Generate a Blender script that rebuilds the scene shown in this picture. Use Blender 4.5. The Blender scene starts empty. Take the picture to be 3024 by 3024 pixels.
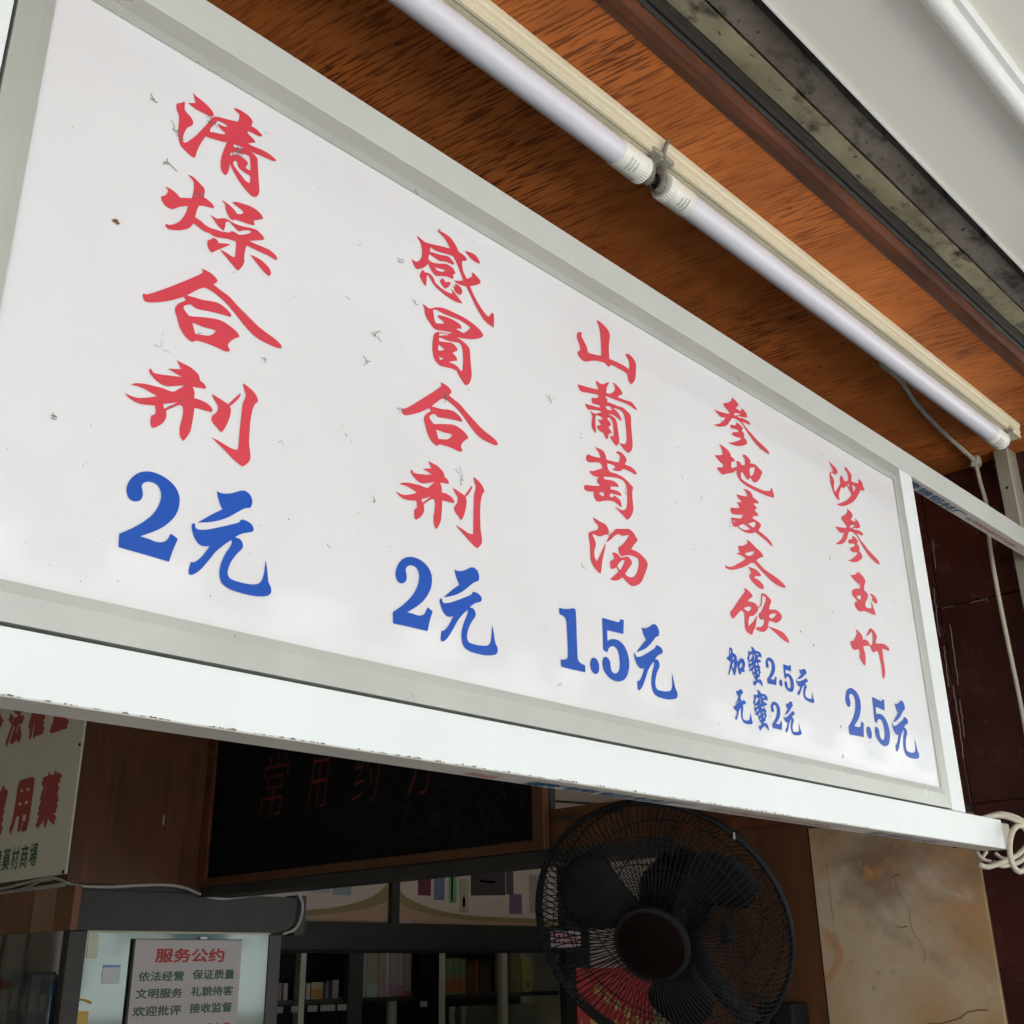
import bpy, bmesh, math, random
from mathutils import Vector, Matrix
from mathutils.geometry import tessellate_polygon

# ------------------------------------------------------------------ camera, world, sun, exposure
scene = bpy.context.scene
COL = scene.collection
Z0 = 1.6                                   # eye height; heights below are often given as dz above it
cam_data = bpy.data.cameras.new('camera')
cam_data.sensor_width = 36.0
cam_data.lens = 3330.86 / 3024 * 36.0
cam_data.clip_start = 0.02
cam_data.clip_end = 400
cam = bpy.data.objects.new('camera', cam_data)
COL.objects.link(cam)
right = Vector((0.69435898, -0.71947375, -0.01493745))
down = Vector((0.26164251, 0.27173713, -0.92612209))
fwd = Vector((0.67037959, 0.63915292, 0.37692804))
M = Matrix((right, -down, -fwd)).transposed().to_4x4()
M.translation = Vector((0, 0, Z0))
cam.matrix_world = M
scene.camera = cam

SUN_EL, SUN_ROT = 62.0, 25.0               # degrees; rotation is clockwise from +Y
world = bpy.data.worlds.new('World')
scene.world = world
world.use_nodes = True
wn = world.node_tree.nodes
wl = world.node_tree.links
bg = wn['Background']
sky = wn.new('ShaderNodeTexSky')
sky.sky_type = 'NISHITA'
sky.sun_disc = False
sky.sun_elevation = math.radians(SUN_EL)
sky.sun_rotation = math.radians(SUN_ROT)
sky.air_density = 1.6
sky.dust_density = 1.5
sky.ozone_density = 1.0
wl.new(sky.outputs['Color'], bg.inputs['Color'])
bg.inputs['Strength'].default_value = 0.15

sun_data = bpy.data.lights.new('sun', 'SUN')
sun_data.energy = 4.0
sun_data.angle = math.radians(0.5)
sun_data.color = (1.0, 0.945, 0.87)
sun = bpy.data.objects.new('sun', sun_data)
COL.objects.link(sun)
el, az = math.radians(SUN_EL), math.radians(SUN_ROT)
sdir = Vector((math.sin(az) * math.cos(el), math.cos(az) * math.cos(el), math.sin(el)))
sun.rotation_euler = sdir.to_track_quat('Z', 'Y').to_euler()
sun.location = sdir * 30

scene.view_settings.view_transform = 'Standard'
scene.view_settings.look = 'None'
scene.view_settings.gamma = 1.0
scene.view_settings.use_curve_mapping = False
scene.view_settings.exposure = 1.85
scene.render.engine = 'CYCLES'
scene.cycles.use_denoising = True
scene.cycles.max_bounces = 10
scene.cycles.diffuse_bounces = 6
scene.cycles.glossy_bounces = 4
scene.cycles.transparent_max_bounces = 12
scene.cycles.sample_clamp_indirect = 6.0

# ------------------------------------------------------------------ materials
MATS = {}
def nodes_of(name):
    m = bpy.data.materials.new(name)
    m.use_nodes = True
    nt = m.node_tree
    return m, nt, nt.nodes['Principled BSDF']

def pbr(name, color, rough=0.5, metal=0.0, var=0.0, vscale=8.0, bump=0.0, bscale=60.0, stretch=(1, 1, 1),
        spec=0.5, dirt=None, dscale=3.0, dlo=0.55, dhi=0.75, rvar=0.0, coat=0.0):
    """Plain painted / printed surface: base colour with slow variation, optional dirt patches and fine relief."""
    if name in MATS:
        return MATS[name]
    m, nt, b = nodes_of(name)
    N, L = nt.nodes, nt.links
    b.inputs['Roughness'].default_value = rough
    b.inputs['Metallic'].default_value = metal
    b.inputs['Specular IOR Level'].default_value = spec
    if coat:
        b.inputs['Coat Weight'].default_value = coat
        b.inputs['Coat Roughness'].default_value = 0.08
    b.inputs['Base Color'].default_value = (*color, 1)
    if var or dirt or bump or rvar:
        tc = N.new('ShaderNodeTexCoord')
        mp = N.new('ShaderNodeMapping')
        mp.inputs['Scale'].default_value = stretch
        L.new(tc.outputs['Object'], mp.inputs['Vector'])
        out = None
        if var:
            no = N.new('ShaderNodeTexNoise')
            no.inputs['Scale'].default_value = vscale
            no.inputs['Detail'].default_value = 5
            L.new(mp.outputs[0], no.inputs['Vector'])
            rp = N.new('ShaderNodeValToRGB')
            rp.color_ramp.elements[0].position = 0.3
            rp.color_ramp.elements[1].position = 0.7
            rp.color_ramp.elements[0].color = (*[max(0, c * (1 - var)) for c in color], 1)
            rp.color_ramp.elements[1].color = (*[min(1, c * (1 + var)) for c in color], 1)
            L.new(no.outputs['Fac'], rp.inputs[0])
            out = rp.outputs[0]
        if dirt:
            nd = N.new('ShaderNodeTexNoise')
            nd.inputs['Scale'].default_value = dscale
            nd.inputs['Detail'].default_value = 8
            nd.inputs['Roughness'].default_value = 0.7
            L.new(mp.outputs[0], nd.inputs['Vector'])
            rd = N.new('ShaderNodeValToRGB')
            rd.color_ramp.elements[0].position = dlo
            rd.color_ramp.elements[1].position = dhi
            L.new(nd.outputs['Fac'], rd.inputs[0])
            mx = N.new('ShaderNodeMix')
            mx.data_type = 'RGBA'
            L.new(rd.outputs[0], mx.inputs['Factor'])
            if out:
                L.new(out, mx.inputs['A'])
            else:
                mx.inputs['A'].default_value = (*color, 1)
            mx.inputs['B'].default_value = (*dirt, 1)
            out = mx.outputs['Result']
        if out:
            L.new(out, b.inputs['Base Color'])
        if rvar:
            nr = N.new('ShaderNodeTexNoise')
            nr.inputs['Scale'].default_value = vscale * 2
            nr.inputs['Detail'].default_value = 6
            L.new(mp.outputs[0], nr.inputs['Vector'])
            mr = N.new('ShaderNodeMapRange')
            mr.inputs['To Min'].default_value = max(0.02, rough - rvar)
            mr.inputs['To Max'].default_value = rough + rvar
            mr.inputs['From Min'].default_value = 0.3
            mr.inputs['From Max'].default_value = 0.7
            L.new(nr.outputs['Fac'], mr.inputs['Value'])
            L.new(mr.outputs[0], b.inputs['Roughness'])
        if bump:
            nb = N.new('ShaderNodeTexNoise')
            nb.inputs['Scale'].default_value = bscale
            nb.inputs['Detail'].default_value = 6
            L.new(mp.outputs[0], nb.inputs['Vector'])
            bp = N.new('ShaderNodeBump')
            bp.inputs['Strength'].default_value = bump
            bp.inputs['Distance'].default_value = 0.003
            L.new(nb.outputs['Fac'], bp.inputs['Height'])
            L.new(bp.outputs[0], b.inputs['Normal'])
    MATS[name] = m
    return m

def wood(name, dark, light, angle=0.0, scale=220.0, grain=0.6, rough=0.4, coat=0.0, knots=True, plane='xy', spec=0.5):
    """Stained plywood: long thin dark pores along one direction over a warm, slowly varying stain."""
    if name in MATS:
        return MATS[name]
    m, nt, b = nodes_of(name)
    N, L = nt.nodes, nt.links
    tc = N.new('ShaderNodeTexCoord')
    rot = N.new('ShaderNodeMapping')
    if plane == 'xy':
        rot.inputs['Rotation'].default_value = (0, 0, math.radians(-angle))
    L.new(tc.outputs['Object'], rot.inputs['Vector'])
    def noise(sc, stretch, detail, rough_=0.55):
        mp = N.new('ShaderNodeMapping')
        mp.inputs['Scale'].default_value = stretch
        L.new(rot.outputs[0], mp.inputs['Vector'])
        no = N.new('ShaderNodeTexNoise')
        no.inputs['Scale'].default_value = sc
        no.inputs['Detail'].default_value = detail
        no.inputs['Roughness'].default_value = rough_
        L.new(mp.outputs[0], no.inputs['Vector'])
        return no.outputs['Fac']
    def ramp(src, p0, p1, c0=(0, 0, 0), c1=(1, 1, 1)):
        r = N.new('ShaderNodeValToRGB')
        r.color_ramp.elements[0].position = p0
        r.color_ramp.elements[1].position = p1
        r.color_ramp.elements[0].color = (*c0, 1)
        r.color_ramp.elements[1].color = (*c1, 1)
        L.new(src, r.inputs[0])
        return r.outputs[0]
    st = (0.08, 1, 1) if plane == 'xy' else (1, 1, 0.06)
    pores = ramp(noise(scale, st, 2, 0.5), 0.42, 0.50)           # long pores
    broad = ramp(noise(14.0, (0.4, 1, 1) if plane == 'xy' else (1, 1, 0.15), 4), 0.35, 0.68, dark, light)
    mid = noise(5.0, (0.6, 1, 1), 5)
    midr = ramp(mid, 0.35, 0.65, (0.72, 0.72, 0.72), (1.08, 1.05, 1.0))
    mul = N.new('ShaderNodeMix'); mul.data_type = 'RGBA'; mul.blend_type = 'MULTIPLY'
    mul.inputs['Factor'].default_value = 0.8
    L.new(broad, mul.inputs['A']); L.new(midr, mul.inputs['B'])
    mask = ramp(noise(2.6, (0.8, 1, 1), 4), 0.36, 0.56)           # where the pores open up
    mm = N.new('ShaderNodeMath'); mm.operation = 'MULTIPLY'
    L.new(mask, mm.inputs[1])
    inv = N.new('ShaderNodeMath'); inv.operation = 'SUBTRACT'; inv.inputs[0].default_value = 1.0
    L.new(pores, inv.inputs[1]); L.new(inv.outputs[0], mm.inputs[0])
    mg = N.new('ShaderNodeMath'); mg.operation = 'MULTIPLY'; mg.inputs[1].default_value = grain
    L.new(mm.outputs[0], mg.inputs[0])
    mx = N.new('ShaderNodeMix'); mx.data_type = 'RGBA'
    L.new(mg.outputs[0], mx.inputs['Factor'])
    L.new(mul.outputs['Result'], mx.inputs['A'])
    mx.inputs['B'].default_value = (dark[0] * 0.22, dark[1] * 0.18, dark[2] * 0.2, 1)
    out = mx.outputs['Result']
    if knots:
        vo = N.new('ShaderNodeTexVoronoi'); vo.inputs['Scale'].default_value = 22
        L.new(rot.outputs[0], vo.inputs['Vector'])
        kn = ramp(vo.outputs['Distance'], 0.03, 0.10, (0.35, 0.3, 0.28), (1, 1, 1))
        m2 = N.new('ShaderNodeMix'); m2.data_type = 'RGBA'; m2.blend_type = 'MULTIPLY'
        m2.inputs['Factor'].default_value = 0.8
        L.new(out, m2.inputs['A']); L.new(kn, m2.inputs['B'])
        out = m2.outputs['Result']
    L.new(out, b.inputs['Base Color'])
    bp = N.new('ShaderNodeBump'); bp.inputs['Strength'].default_value = 0.35; bp.inputs['Distance'].default_value = 0.0006
    L.new(mm.outputs[0], bp.inputs['Height']); bp.invert = True
    L.new(bp.outputs[0], b.inputs['Normal'])
    b.inputs['Roughness'].default_value = rough
    b.inputs['Specular IOR Level'].default_value = spec
    MATS[name] = m
    return m

def grimy(name, base, mid, dark, streak=(1, 1, 1)):
    """Old painted concrete / sheet, blotched with grime and flaking spots."""
    if name in MATS:
        return MATS[name]
    m, nt, b = nodes_of(name)
    N, L = nt.nodes, nt.links
    tc = N.new('ShaderNodeTexCoord')
    mp = N.new('ShaderNodeMapping'); mp.inputs['Scale'].default_value = streak
    L.new(tc.outputs['Object'], mp.inputs['Vector'])
    def layer(scale, detail, p0, p1, a_sock, a_col, bcol, r=0.65):
        n = N.new('ShaderNodeTexNoise'); n.inputs['Scale'].default_value = scale
        n.inputs['Detail'].default_value = detail; n.inputs['Roughness'].default_value = r
        L.new(mp.outputs[0], n.inputs['Vector'])
        rp = N.new('ShaderNodeValToRGB')
        rp.color_ramp.elements[0].position = p0; rp.color_ramp.elements[1].position = p1
        L.new(n.outputs['Fac'], rp.inputs[0])
        mx = N.new('ShaderNodeMix'); mx.data_type = 'RGBA'
        L.new(rp.outputs[0], mx.inputs['Factor'])
        if a_sock: L.new(a_sock, mx.inputs['A'])
        else: mx.inputs['A'].default_value = (*a_col, 1)
        mx.inputs['B'].default_value = (*bcol, 1)
        return mx.outputs['Result'], n.outputs['Fac']
    o, _ = layer(9, 6, 0.42, 0.62, None, base, mid)
    o, _ = layer(26, 8, 0.52, 0.66, o, None, dark)
    o, f = layer(120, 4, 0.62, 0.70, o, None, [c * 0.45 for c in dark])
    o, _ = layer(70, 3, 0.72, 0.76, o, None, [min(0.8, c * 2.2) for c in base])
    L.new(o, b.inputs['Base Color'])
    bp = N.new('ShaderNodeBump'); bp.inputs['Strength'].default_value = 0.5; bp.inputs['Distance'].default_value = 0.002
    L.new(f, bp.inputs['Height']); L.new(bp.outputs[0], b.inputs['Normal'])
    b.inputs['Roughness'].default_value = 0.8
    MATS[name] = m
    return m

def stone(name):
    """Yellowed marble slab: rust and umber clouds, a thin crack, dusty rough face."""
    m, nt, b = nodes_of(name)
    N, L = nt.nodes, nt.links
    tc = N.new('ShaderNodeTexCoord')
    def layer(scale, detail, dist, p0, p1, a, bcol):
        n = N.new('ShaderNodeTexNoise'); n.inputs['Scale'].default_value = scale
        n.inputs['Detail'].default_value = detail; n.inputs['Distortion'].default_value = dist
        L.new(tc.outputs['Object'], n.inputs['Vector'])
        rp = N.new('ShaderNodeValToRGB')
        rp.color_ramp.elements[0].position = p0; rp.color_ramp.elements[1].position = p1
        L.new(n.outputs['Fac'], rp.inputs[0])
        mx = N.new('ShaderNodeMix'); mx.data_type = 'RGBA'
        L.new(rp.outputs[0], mx.inputs['Factor'])
        if isinstance(a, tuple): mx.inputs['A'].default_value = (*a, 1)
        else: L.new(a, mx.inputs['A'])
        mx.inputs['B'].default_value = (*bcol, 1)
        return mx.outputs['Result']
    o = layer(4.5, 6, 0.6, 0.36, 0.66, (0.50, 0.40, 0.28), (0.42, 0.25, 0.12))
    o = layer(9, 5, 0.4, 0.52, 0.72, o, (0.60, 0.52, 0.43))
    o = layer(3.6, 5, 0.5, 0.54, 0.70, o, (0.22, 0.14, 0.08))
    o = layer(7.0, 4, 1.2, 0.60, 0.72, o, (0.46, 0.22, 0.08))
    o = layer(40, 6, 0.0, 0.60, 0.78, o, (0.30, 0.24, 0.17))
    L.new(o, b.inputs['Base Color'])
    b.inputs['Roughness'].default_value = 0.65
    MATS[name] = m
    return m

def acrylic():
    """White acrylic light-box face: glossy, faintly dusty."""
    m, nt, b = nodes_of('white_acrylic')
    N, L = nt.nodes, nt.links
    tc = N.new('ShaderNodeTexCoord')
    n = N.new('ShaderNodeTexNoise'); n.inputs['Scale'].default_value = 3.5; n.inputs['Detail'].default_value = 6
    L.new(tc.outputs['Object'], n.inputs['Vector'])
    rp = N.new('ShaderNodeValToRGB')
    rp.color_ramp.elements[0].position = 0.35; rp.color_ramp.elements[1].position = 0.68
    rp.color_ramp.elements[0].color = (0.665, 0.645, 0.645, 1); rp.color_ramp.elements[1].color = (0.71, 0.70, 0.705, 1)
    L.new(n.outputs['Fac'], rp.inputs[0])
    n2 = N.new('ShaderNodeTexNoise'); n2.inputs['Scale'].default_value = 160; n2.inputs['Detail'].default_value = 3
    L.new(tc.outputs['Object'], n2.inputs['Vector'])
    r2 = N.new('ShaderNodeValToRGB')
    r2.color_ramp.elements[0].position = 0.70; r2.color_ramp.elements[1].position = 0.80
    r2.color_ramp.elements[0].color = (1, 1, 1, 1); r2.color_ramp.elements[1].color = (0.80, 0.79, 0.77, 1)
    L.new(n2.outputs['Fac'], r2.inputs[0])
    mx = N.new('ShaderNodeMix'); mx.data_type = 'RGBA'; mx.blend_type = 'MULTIPLY'
    mx.inputs['Factor'].default_value = 0.6
    L.new(rp.outputs[0], mx.inputs['A']); L.new(r2.outputs[0], mx.inputs['B'])
    L.new(mx.outputs['Result'], b.inputs['Base Color'])
    b.inputs['Roughness'].default_value = 0.06
    b.inputs['Specular IOR Level'].default_value = 0.5
    n3 = N.new('ShaderNodeTexNoise'); n3.inputs['Scale'].default_value = 2.0
    L.new(tc.outputs['Object'], n3.inputs['Vector'])
    bp = N.new('ShaderNodeBump'); bp.inputs['Strength'].default_value = 0.25; bp.inputs['Distance'].default_value = 0.004
    L.new(n3.outputs['Fac'], bp.inputs['Height']); L.new(bp.outputs[0], b.inputs['Normal'])
    MATS['white_acrylic'] = m
    return m

def glass(name, tint=(0.93, 0.96, 0.94), mix=0.82):
    """Thin cabinet glass: mostly clear, with a real glossy reflection."""
    m = bpy.data.materials.new(name); m.use_nodes = True
    N, L = m.node_tree.nodes, m.node_tree.links
    N.clear()
    o = N.new('ShaderNodeOutputMaterial')
    t = N.new('ShaderNodeBsdfTransparent'); t.inputs['Color'].default_value = (*tint, 1)
    g = N.new('ShaderNodeBsdfGlossy'); g.inputs['Roughness'].default_value = 0.03
    lw = N.new('ShaderNodeLayerWeight')
    pw = N.new('ShaderNodeMath'); pw.operation = 'POWER'; pw.inputs[1].default_value = 5.0
    sc = N.new('ShaderNodeMath'); sc.operation = 'MULTIPLY_ADD'; sc.inputs[1].default_value = 0.95; sc.inputs[2].default_value = 0.035
    L.new(lw.outputs['Facing'], pw.inputs[0]); L.new(pw.outputs[0], sc.inputs[0])
    mx = N.new('ShaderNodeMixShader')
    L.new(sc.outputs[0], mx.inputs[0]); L.new(t.outputs[0], mx.inputs[1]); L.new(g.outputs[0], mx.inputs[2])
    L.new(mx.outputs[0], o.inputs['Surface'])
    MATS[name] = m
    return m

# ------------------------------------------------------------------ object helpers
def tag(o, label=None, cat=None, group=None, kind=None):
    if label: o['label'] = label
    if cat: o['category'] = cat
    if group: o['group'] = group
    if kind: o['kind'] = kind
    return o

def thing(name, label, cat, loc=(0, 0, 0), group=None):
    o = bpy.data.objects.new(name, None)
    o.empty_display_size = 0.05
    o.location = loc
    COL.objects.link(o)
    return tag(o, label, cat, group)

def obj(name, verts, faces, mat, parent=None, smooth=False):
    me = bpy.data.meshes.new(name)
    me.from_pydata([tuple(v) for v in verts], [], faces)
    me.validate()
    bm = bmesh.new(); bm.from_mesh(me)
    bmesh.ops.recalc_face_normals(bm, faces=bm.faces)
    bm.to_mesh(me); bm.free()
    if smooth:
        me.polygons.foreach_set('use_smooth', [True] * len(me.polygons))
    if mat: me.materials.append(mat)
    o = bpy.data.objects.new(name, me)
    COL.objects.link(o)
    if parent is not None:
        o.parent = parent
        p = Vector((0, 0, 0)); q = parent
        while q is not None:
            p += q.location; q = q.parent
        for v in me.vertices: v.co -= p
    return o

def box_vf(a, b):
    (x0, y0, z0), (x1, y1, z1) = a, b
    v = [(x0, y0, z0), (x1, y0, z0), (x1, y1, z0), (x0, y1, z0), (x0, y0, z1), (x1, y0, z1), (x1, y1, z1), (x0, y1, z1)]
    f = [(0, 3, 2, 1), (4, 5, 6, 7), (0, 1, 5, 4), (1, 2, 6, 5), (2, 3, 7, 6), (3, 0, 4, 7)]
    return v, f

def box(name, a, b, mat, parent=None, bevel=0.0, seg=2):
    a, b = tuple(min(p, q) for p, q in zip(a, b)), tuple(max(p, q) for p, q in zip(a, b))
    v, f = box_vf(a, b)
    o = obj(name, v, f, mat, parent)
    if bevel:
        bm = bmesh.new(); bm.from_mesh(o.data)
        bmesh.ops.bevel(bm, geom=bm.edges[:], offset=bevel, segments=seg, affect='EDGES', profile=0.5)
        bm.to_mesh(o.data); bm.free()
    return o

def merged(name, parts, mat, parent=None, smooth=False):
    V, F = [], []
    for v, f in parts:
        n = len(V)
        V += list(v); F += [tuple(i + n for i in q) for q in f]
    return obj(name, V, F, mat, parent, smooth)

def prism_x(name, prof, x0, x1, mat, parent=None, cuts=1):
    """Extrude a (y, dz) profile along x."""
    n = len(prof)
    V = []
    for k in range(cuts + 1):
        x = x0 + (x1 - x0) * k / cuts
        V += [(x, y, Z0 + z) for y, z in prof]
    F = [tuple(range(n)), tuple(range(cuts * n, cuts * n + n))]
    for k in range(cuts):
        for i in range(n):
            j = (i + 1) % n
            F.append((k * n + i, k * n + j, (k + 1) * n + j, (k + 1) * n + i))
    return obj(name, V, F, mat, parent)

def smooth_path(pts, sub=6):
    P = [Vector(p) for p in pts]
    out = []
    for i in range(len(P) - 1):
        p0 = P[max(i - 1, 0)]; p1 = P[i]; p2 = P[i + 1]; p3 = P[min(i + 2, len(P) - 1)]
        for k in range(sub):
            t = k / sub
            out.append(0.5 * ((2 * p1) + (p2 - p0) * t + (2 * p0 - 5 * p1 + 4 * p2 - p3) * t * t + (3 * p1 - p0 - 3 * p2 + p3) * t ** 3))
    out.append(P[-1])
    return out

def tube_vf(pts, r, seg=8, closed=False):
    P = [Vector(p) for p in pts]
    n = len(P)
    V, F = [], []
    up = None
    for i in range(n):
        if closed: t = (P[(i + 1) % n] - P[i - 1])
        else: t = P[min(i + 1, n - 1)] - P[max(i - 1, 0)]
        t.normalize()
        if up is None:
            up = Vector((0, 0, 1)) if abs(t.z) < 0.9 else Vector((1, 0, 0))
        a = t.cross(up); a.normalize(); up = a.cross(t); up.normalize()
        rr = r[i] if isinstance(r, (list, tuple)) else r
        for k in range(seg):
            th = 2 * math.pi * k / seg
            V.append(P[i] + (a * math.cos(th) + up * math.sin(th)) * rr)
    m = n if closed else n - 1
    for i in range(m):
        j = (i + 1) % n
        for k in range(seg):
            l = (k + 1) % seg
            F.append((i * seg + k, i * seg + l, j * seg + l, j * seg + k))
    if not closed:
        F.append(tuple(range(seg))); F.append(tuple(range((n - 1) * seg, n * seg)))
    return V, F

def tube(name, pts, r, mat, parent=None, seg=8, closed=False):
    v, f = tube_vf(pts, r, seg, closed)
    return obj(name, v, f, mat, parent, smooth=True)

def lathe_x(name, prof, yc, zc, mat, parent=None, seg=32):
    """Turn a (x, radius) profile round an axis along x."""
    V, F = [], []
    for x, r in prof:
        for k in range(seg):
            t = 2 * math.pi * k / seg
            V.append((x, yc + r * math.cos(t), zc + r * math.sin(t)))
    for i in range(len(prof) - 1):
        for k in range(seg):
            l = (k + 1) % seg
            F.append((i * seg + k, i * seg + l, (i + 1) * seg + l, (i + 1) * seg + k))
    F.append(tuple(range(seg))); F.append(tuple(range((len(prof) - 1) * seg, len(prof) * seg)))
    return obj(name, V, F, mat, parent, smooth=False)

def shade_smooth_angle(o, deg=40):
    me = o.data
    me.polygons.foreach_set('use_smooth', [True] * len(me.polygons))
    bm = bmesh.new(); bm.from_mesh(me)
    for e in bm.edges:
        if len(e.link_faces) == 2 and e.calc_face_angle(0) > math.radians(deg):
            e.smooth = False
    bm.to_mesh(me); bm.free()
    return o

def flat_shape(polys):
    """Triangulate [outer, hole, hole...] 2-D loops -> verts, faces"""
    loops = [[Vector((x, y, 0)) for x, y in p] for p in polys]
    tris = tessellate_polygon(loops)
    V = [v for l in loops for v in l]
    return V, [tuple(t) for t in tris]

def soften(pts, corner=48):
    """Round a traced outline: Catmull-Rom between points, corners stay sharp."""
    n = len(pts)
    P = [Vector(p) for p in pts]
    sharp = []
    for i in range(n):
        a = P[i] - P[i - 1]; b = P[(i + 1) % n] - P[i]
        sharp.append(a.length < 1e-9 or b.length < 1e-9 or a.angle(b) > math.radians(corner))
    out = []
    for i in range(n):
        p1, p2 = P[i], P[(i + 1) % n]
        p0 = P[i - 1] if not sharp[i] else p1 - (p2 - p1)
        p3 = P[(i + 2) % n] if not sharp[(i + 1) % n] else p2 + (p2 - p1)
        for t in (0, 0.34, 0.67):
            q = 0.5 * ((2 * p1) + (p2 - p0) * t + (2 * p0 - 5 * p1 + 4 * p2 - p3) * t * t + (3 * p1 - p0 - 3 * p2 + p3) * t ** 3)
            out.append((q.x, q.y))
    return out

def text(name, body, p0, ux, uy, w, h, mat, parent=None, bold=0.0, thin=0.0, shear=0.0, lift=0.0006):
    """Flat printed writing that fills the rectangle from p0 along ux (w) and uy (h); bold thickens the strokes."""
    cu = bpy.data.curves.new(name, 'FONT')
    cu.body = body
    cu.shear = shear
    cu.offset = -thin
    cu.resolution_u = 2
    tmp = bpy.data.objects.new(name + '_tmp', cu)
    COL.objects.link(tmp)
    dg = bpy.context.evaluated_depsgraph_get()
    me = bpy.data.meshes.new_from_object(tmp.evaluated_get(dg))
    bpy.data.objects.remove(tmp); bpy.data.curves.remove(cu)
    xs = [v.co.x for v in me.vertices]; ys = [v.co.y for v in me.vertices]
    if not xs: return None
    x0, x1, y0, y1 = min(xs) - bold, max(xs) + bold, min(ys) - bold, max(ys) + bold
    ux, uy, p0 = Vector(ux), Vector(uy), Vector(p0)
    un = ux.cross(uy).normalized()
    sh = [(0, 0)] if not bold else [(0, 0), (bold, bold * 0.4), (-bold, -bold * 0.4), (bold * 0.3, -bold), (-bold * 0.3, bold)]
    V, F = [], []
    for k, (dx, dy) in enumerate(sh):
        n = len(V)
        V += [p0 + ux * ((v.co.x + dx - x0) / (x1 - x0) * w) + uy * ((v.co.y + dy - y0) / (y1 - y0) * h) + un * (lift + k * 0.00005) for v in me.vertices]
        F += [tuple(i + n for i in p.vertices) for p in me.polygons]
    bpy.data.meshes.remove(me)
    me2 = bpy.data.meshes.new(name); me2.from_pydata([tuple(v) for v in V], [], F)
    me2.materials.append(mat)
    o = bpy.data.objects.new(name, me2); COL.objects.link(o)
    if parent is not None:
        o.parent = parent
        pp = Vector((0, 0, 0)); q = parent
        while q is not None:
            pp += q.location; q = q.parent
        for v in me2.vertices: v.co -= pp
    return o

# measured cord paths (world metres)
KNOT = (2.1117, 0.7417, 2.5304)
CORD_TOP = [(1.6119, 0.6884, 2.522), (1.6488, 0.6889, 2.522), (1.6989, 0.6924, 2.522), (1.7788, 0.7094, 2.522), (1.8621, 0.7201, 2.522), (1.9626, 0.7302, 2.522), (2.0527, 0.7367, 2.522)]
CORD_DOWN = [(2.113, 0.7417, 2.5175), (2.118, 0.7417, 2.4788), (2.1289, 0.7417, 2.4277), (2.1077, 0.7417, 2.3512), (2.1028, 0.7417, 2.288), (2.1028, 0.7417, 2.2302), (2.1059, 0.7417, 2.1558), (2.1102, 0.7417, 2.086), (2.1124, 0.7417, 2.0237), (2.1108, 0.7417, 1.9321)]
COIL = [[(1.699, 0.632, 1.7817), (1.6763, 0.632, 1.7722), (1.6589, 0.632, 1.7549), (1.6528, 0.632, 1.7365), (1.6586, 0.632, 1.7233), (1.6751, 0.632, 1.7177), (1.7026, 0.632, 1.7245), (1.7249, 0.632, 1.745), (1.7341, 0.632, 1.7691), (1.7199, 0.632, 1.7813), (1.699, 0.632, 1.7817)], [(1.7279, 0.69, 1.7998), (1.761, 0.69, 1.8054), (1.8004, 0.69, 1.8085), (1.8414, 0.69, 1.8066), (1.8825, 0.69, 1.7994), (1.915, 0.69, 1.7808), (1.9163, 0.69, 1.7551), (1.8821, 0.69, 1.728)], [(1.7624, 0.7, 1.8045), (1.8144, 0.7, 1.8136), (1.8613, 0.7, 1.8153), (1.9067, 0.7, 1.8104), (1.9435, 0.7, 1.7994)], [(1.6854, 0.69, 1.7317), (1.7106, 0.69, 1.7297), (1.7494, 0.69, 1.7354), (1.7904, 0.69, 1.7433), (1.8337, 0.69, 1.7531), (1.8743, 0.69, 1.768), (1.9105, 0.69, 1.7857)], [(1.7629, 0.7, 1.7387), (1.7931, 0.7, 1.7363), (1.8269, 0.7, 1.74), (1.8623, 0.7, 1.7453), (1.9105, 0.7, 1.7606)], [(1.7057, 0.7, 1.7524), (1.7169, 0.7, 1.7449), (1.7333, 0.7, 1.741), (1.7511, 0.7, 1.74)], [(1.7879, 0.705, 1.7541), (1.8048, 0.705, 1.7491), (1.8303, 0.705, 1.7485)], [(1.7544, 0.705, 1.7541), (1.739, 0.705, 1.7465), (1.7304, 0.705, 1.7403)]]
WHITE_CORD = [(1.6673, 4.0598, 1.8786), (1.6673, 3.9797, 1.8786), (1.6673, 3.8279, 1.8849), (1.6673, 3.6839, 1.8919), (1.6673, 3.6137, 1.8928), (1.6673, 3.542, 1.8823), (1.6673, 3.4981, 1.8698), (1.7, 3.5148, 1.8661), (1.7446, 3.5148, 1.8638), (1.8236, 3.5148, 1.8657), (1.9044, 3.5148, 1.8728), (2.0003, 3.5148, 1.8785), (2.0756, 3.5148, 1.8739), (2.1413, 3.5148, 1.8548), (2.2077, 3.5148, 1.8428), (2.2874, 3.5148, 1.8485), (2.3689, 3.5148, 1.86), (2.4677, 3.5148, 1.8678), (2.5227, 3.5148, 1.8742), (2.5471, 3.5148, 1.8623), (2.5624, 3.5148, 1.8339), (2.5607, 3.5148, 1.7938), (2.5454, 3.5148, 1.7594), (2.5203, 3.5148, 1.7422), (2.485, 3.5148, 1.7328)]
WHITE_CORD2 = [(1.6713, 4.0653, 1.8682), (1.6713, 3.9852, 1.8683), (1.6713, 3.9065, 1.8662), (1.6713, 3.7836, 1.8742), (1.6713, 3.6908, 1.8864), (1.6713, 3.6205, 1.8873)]
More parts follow.
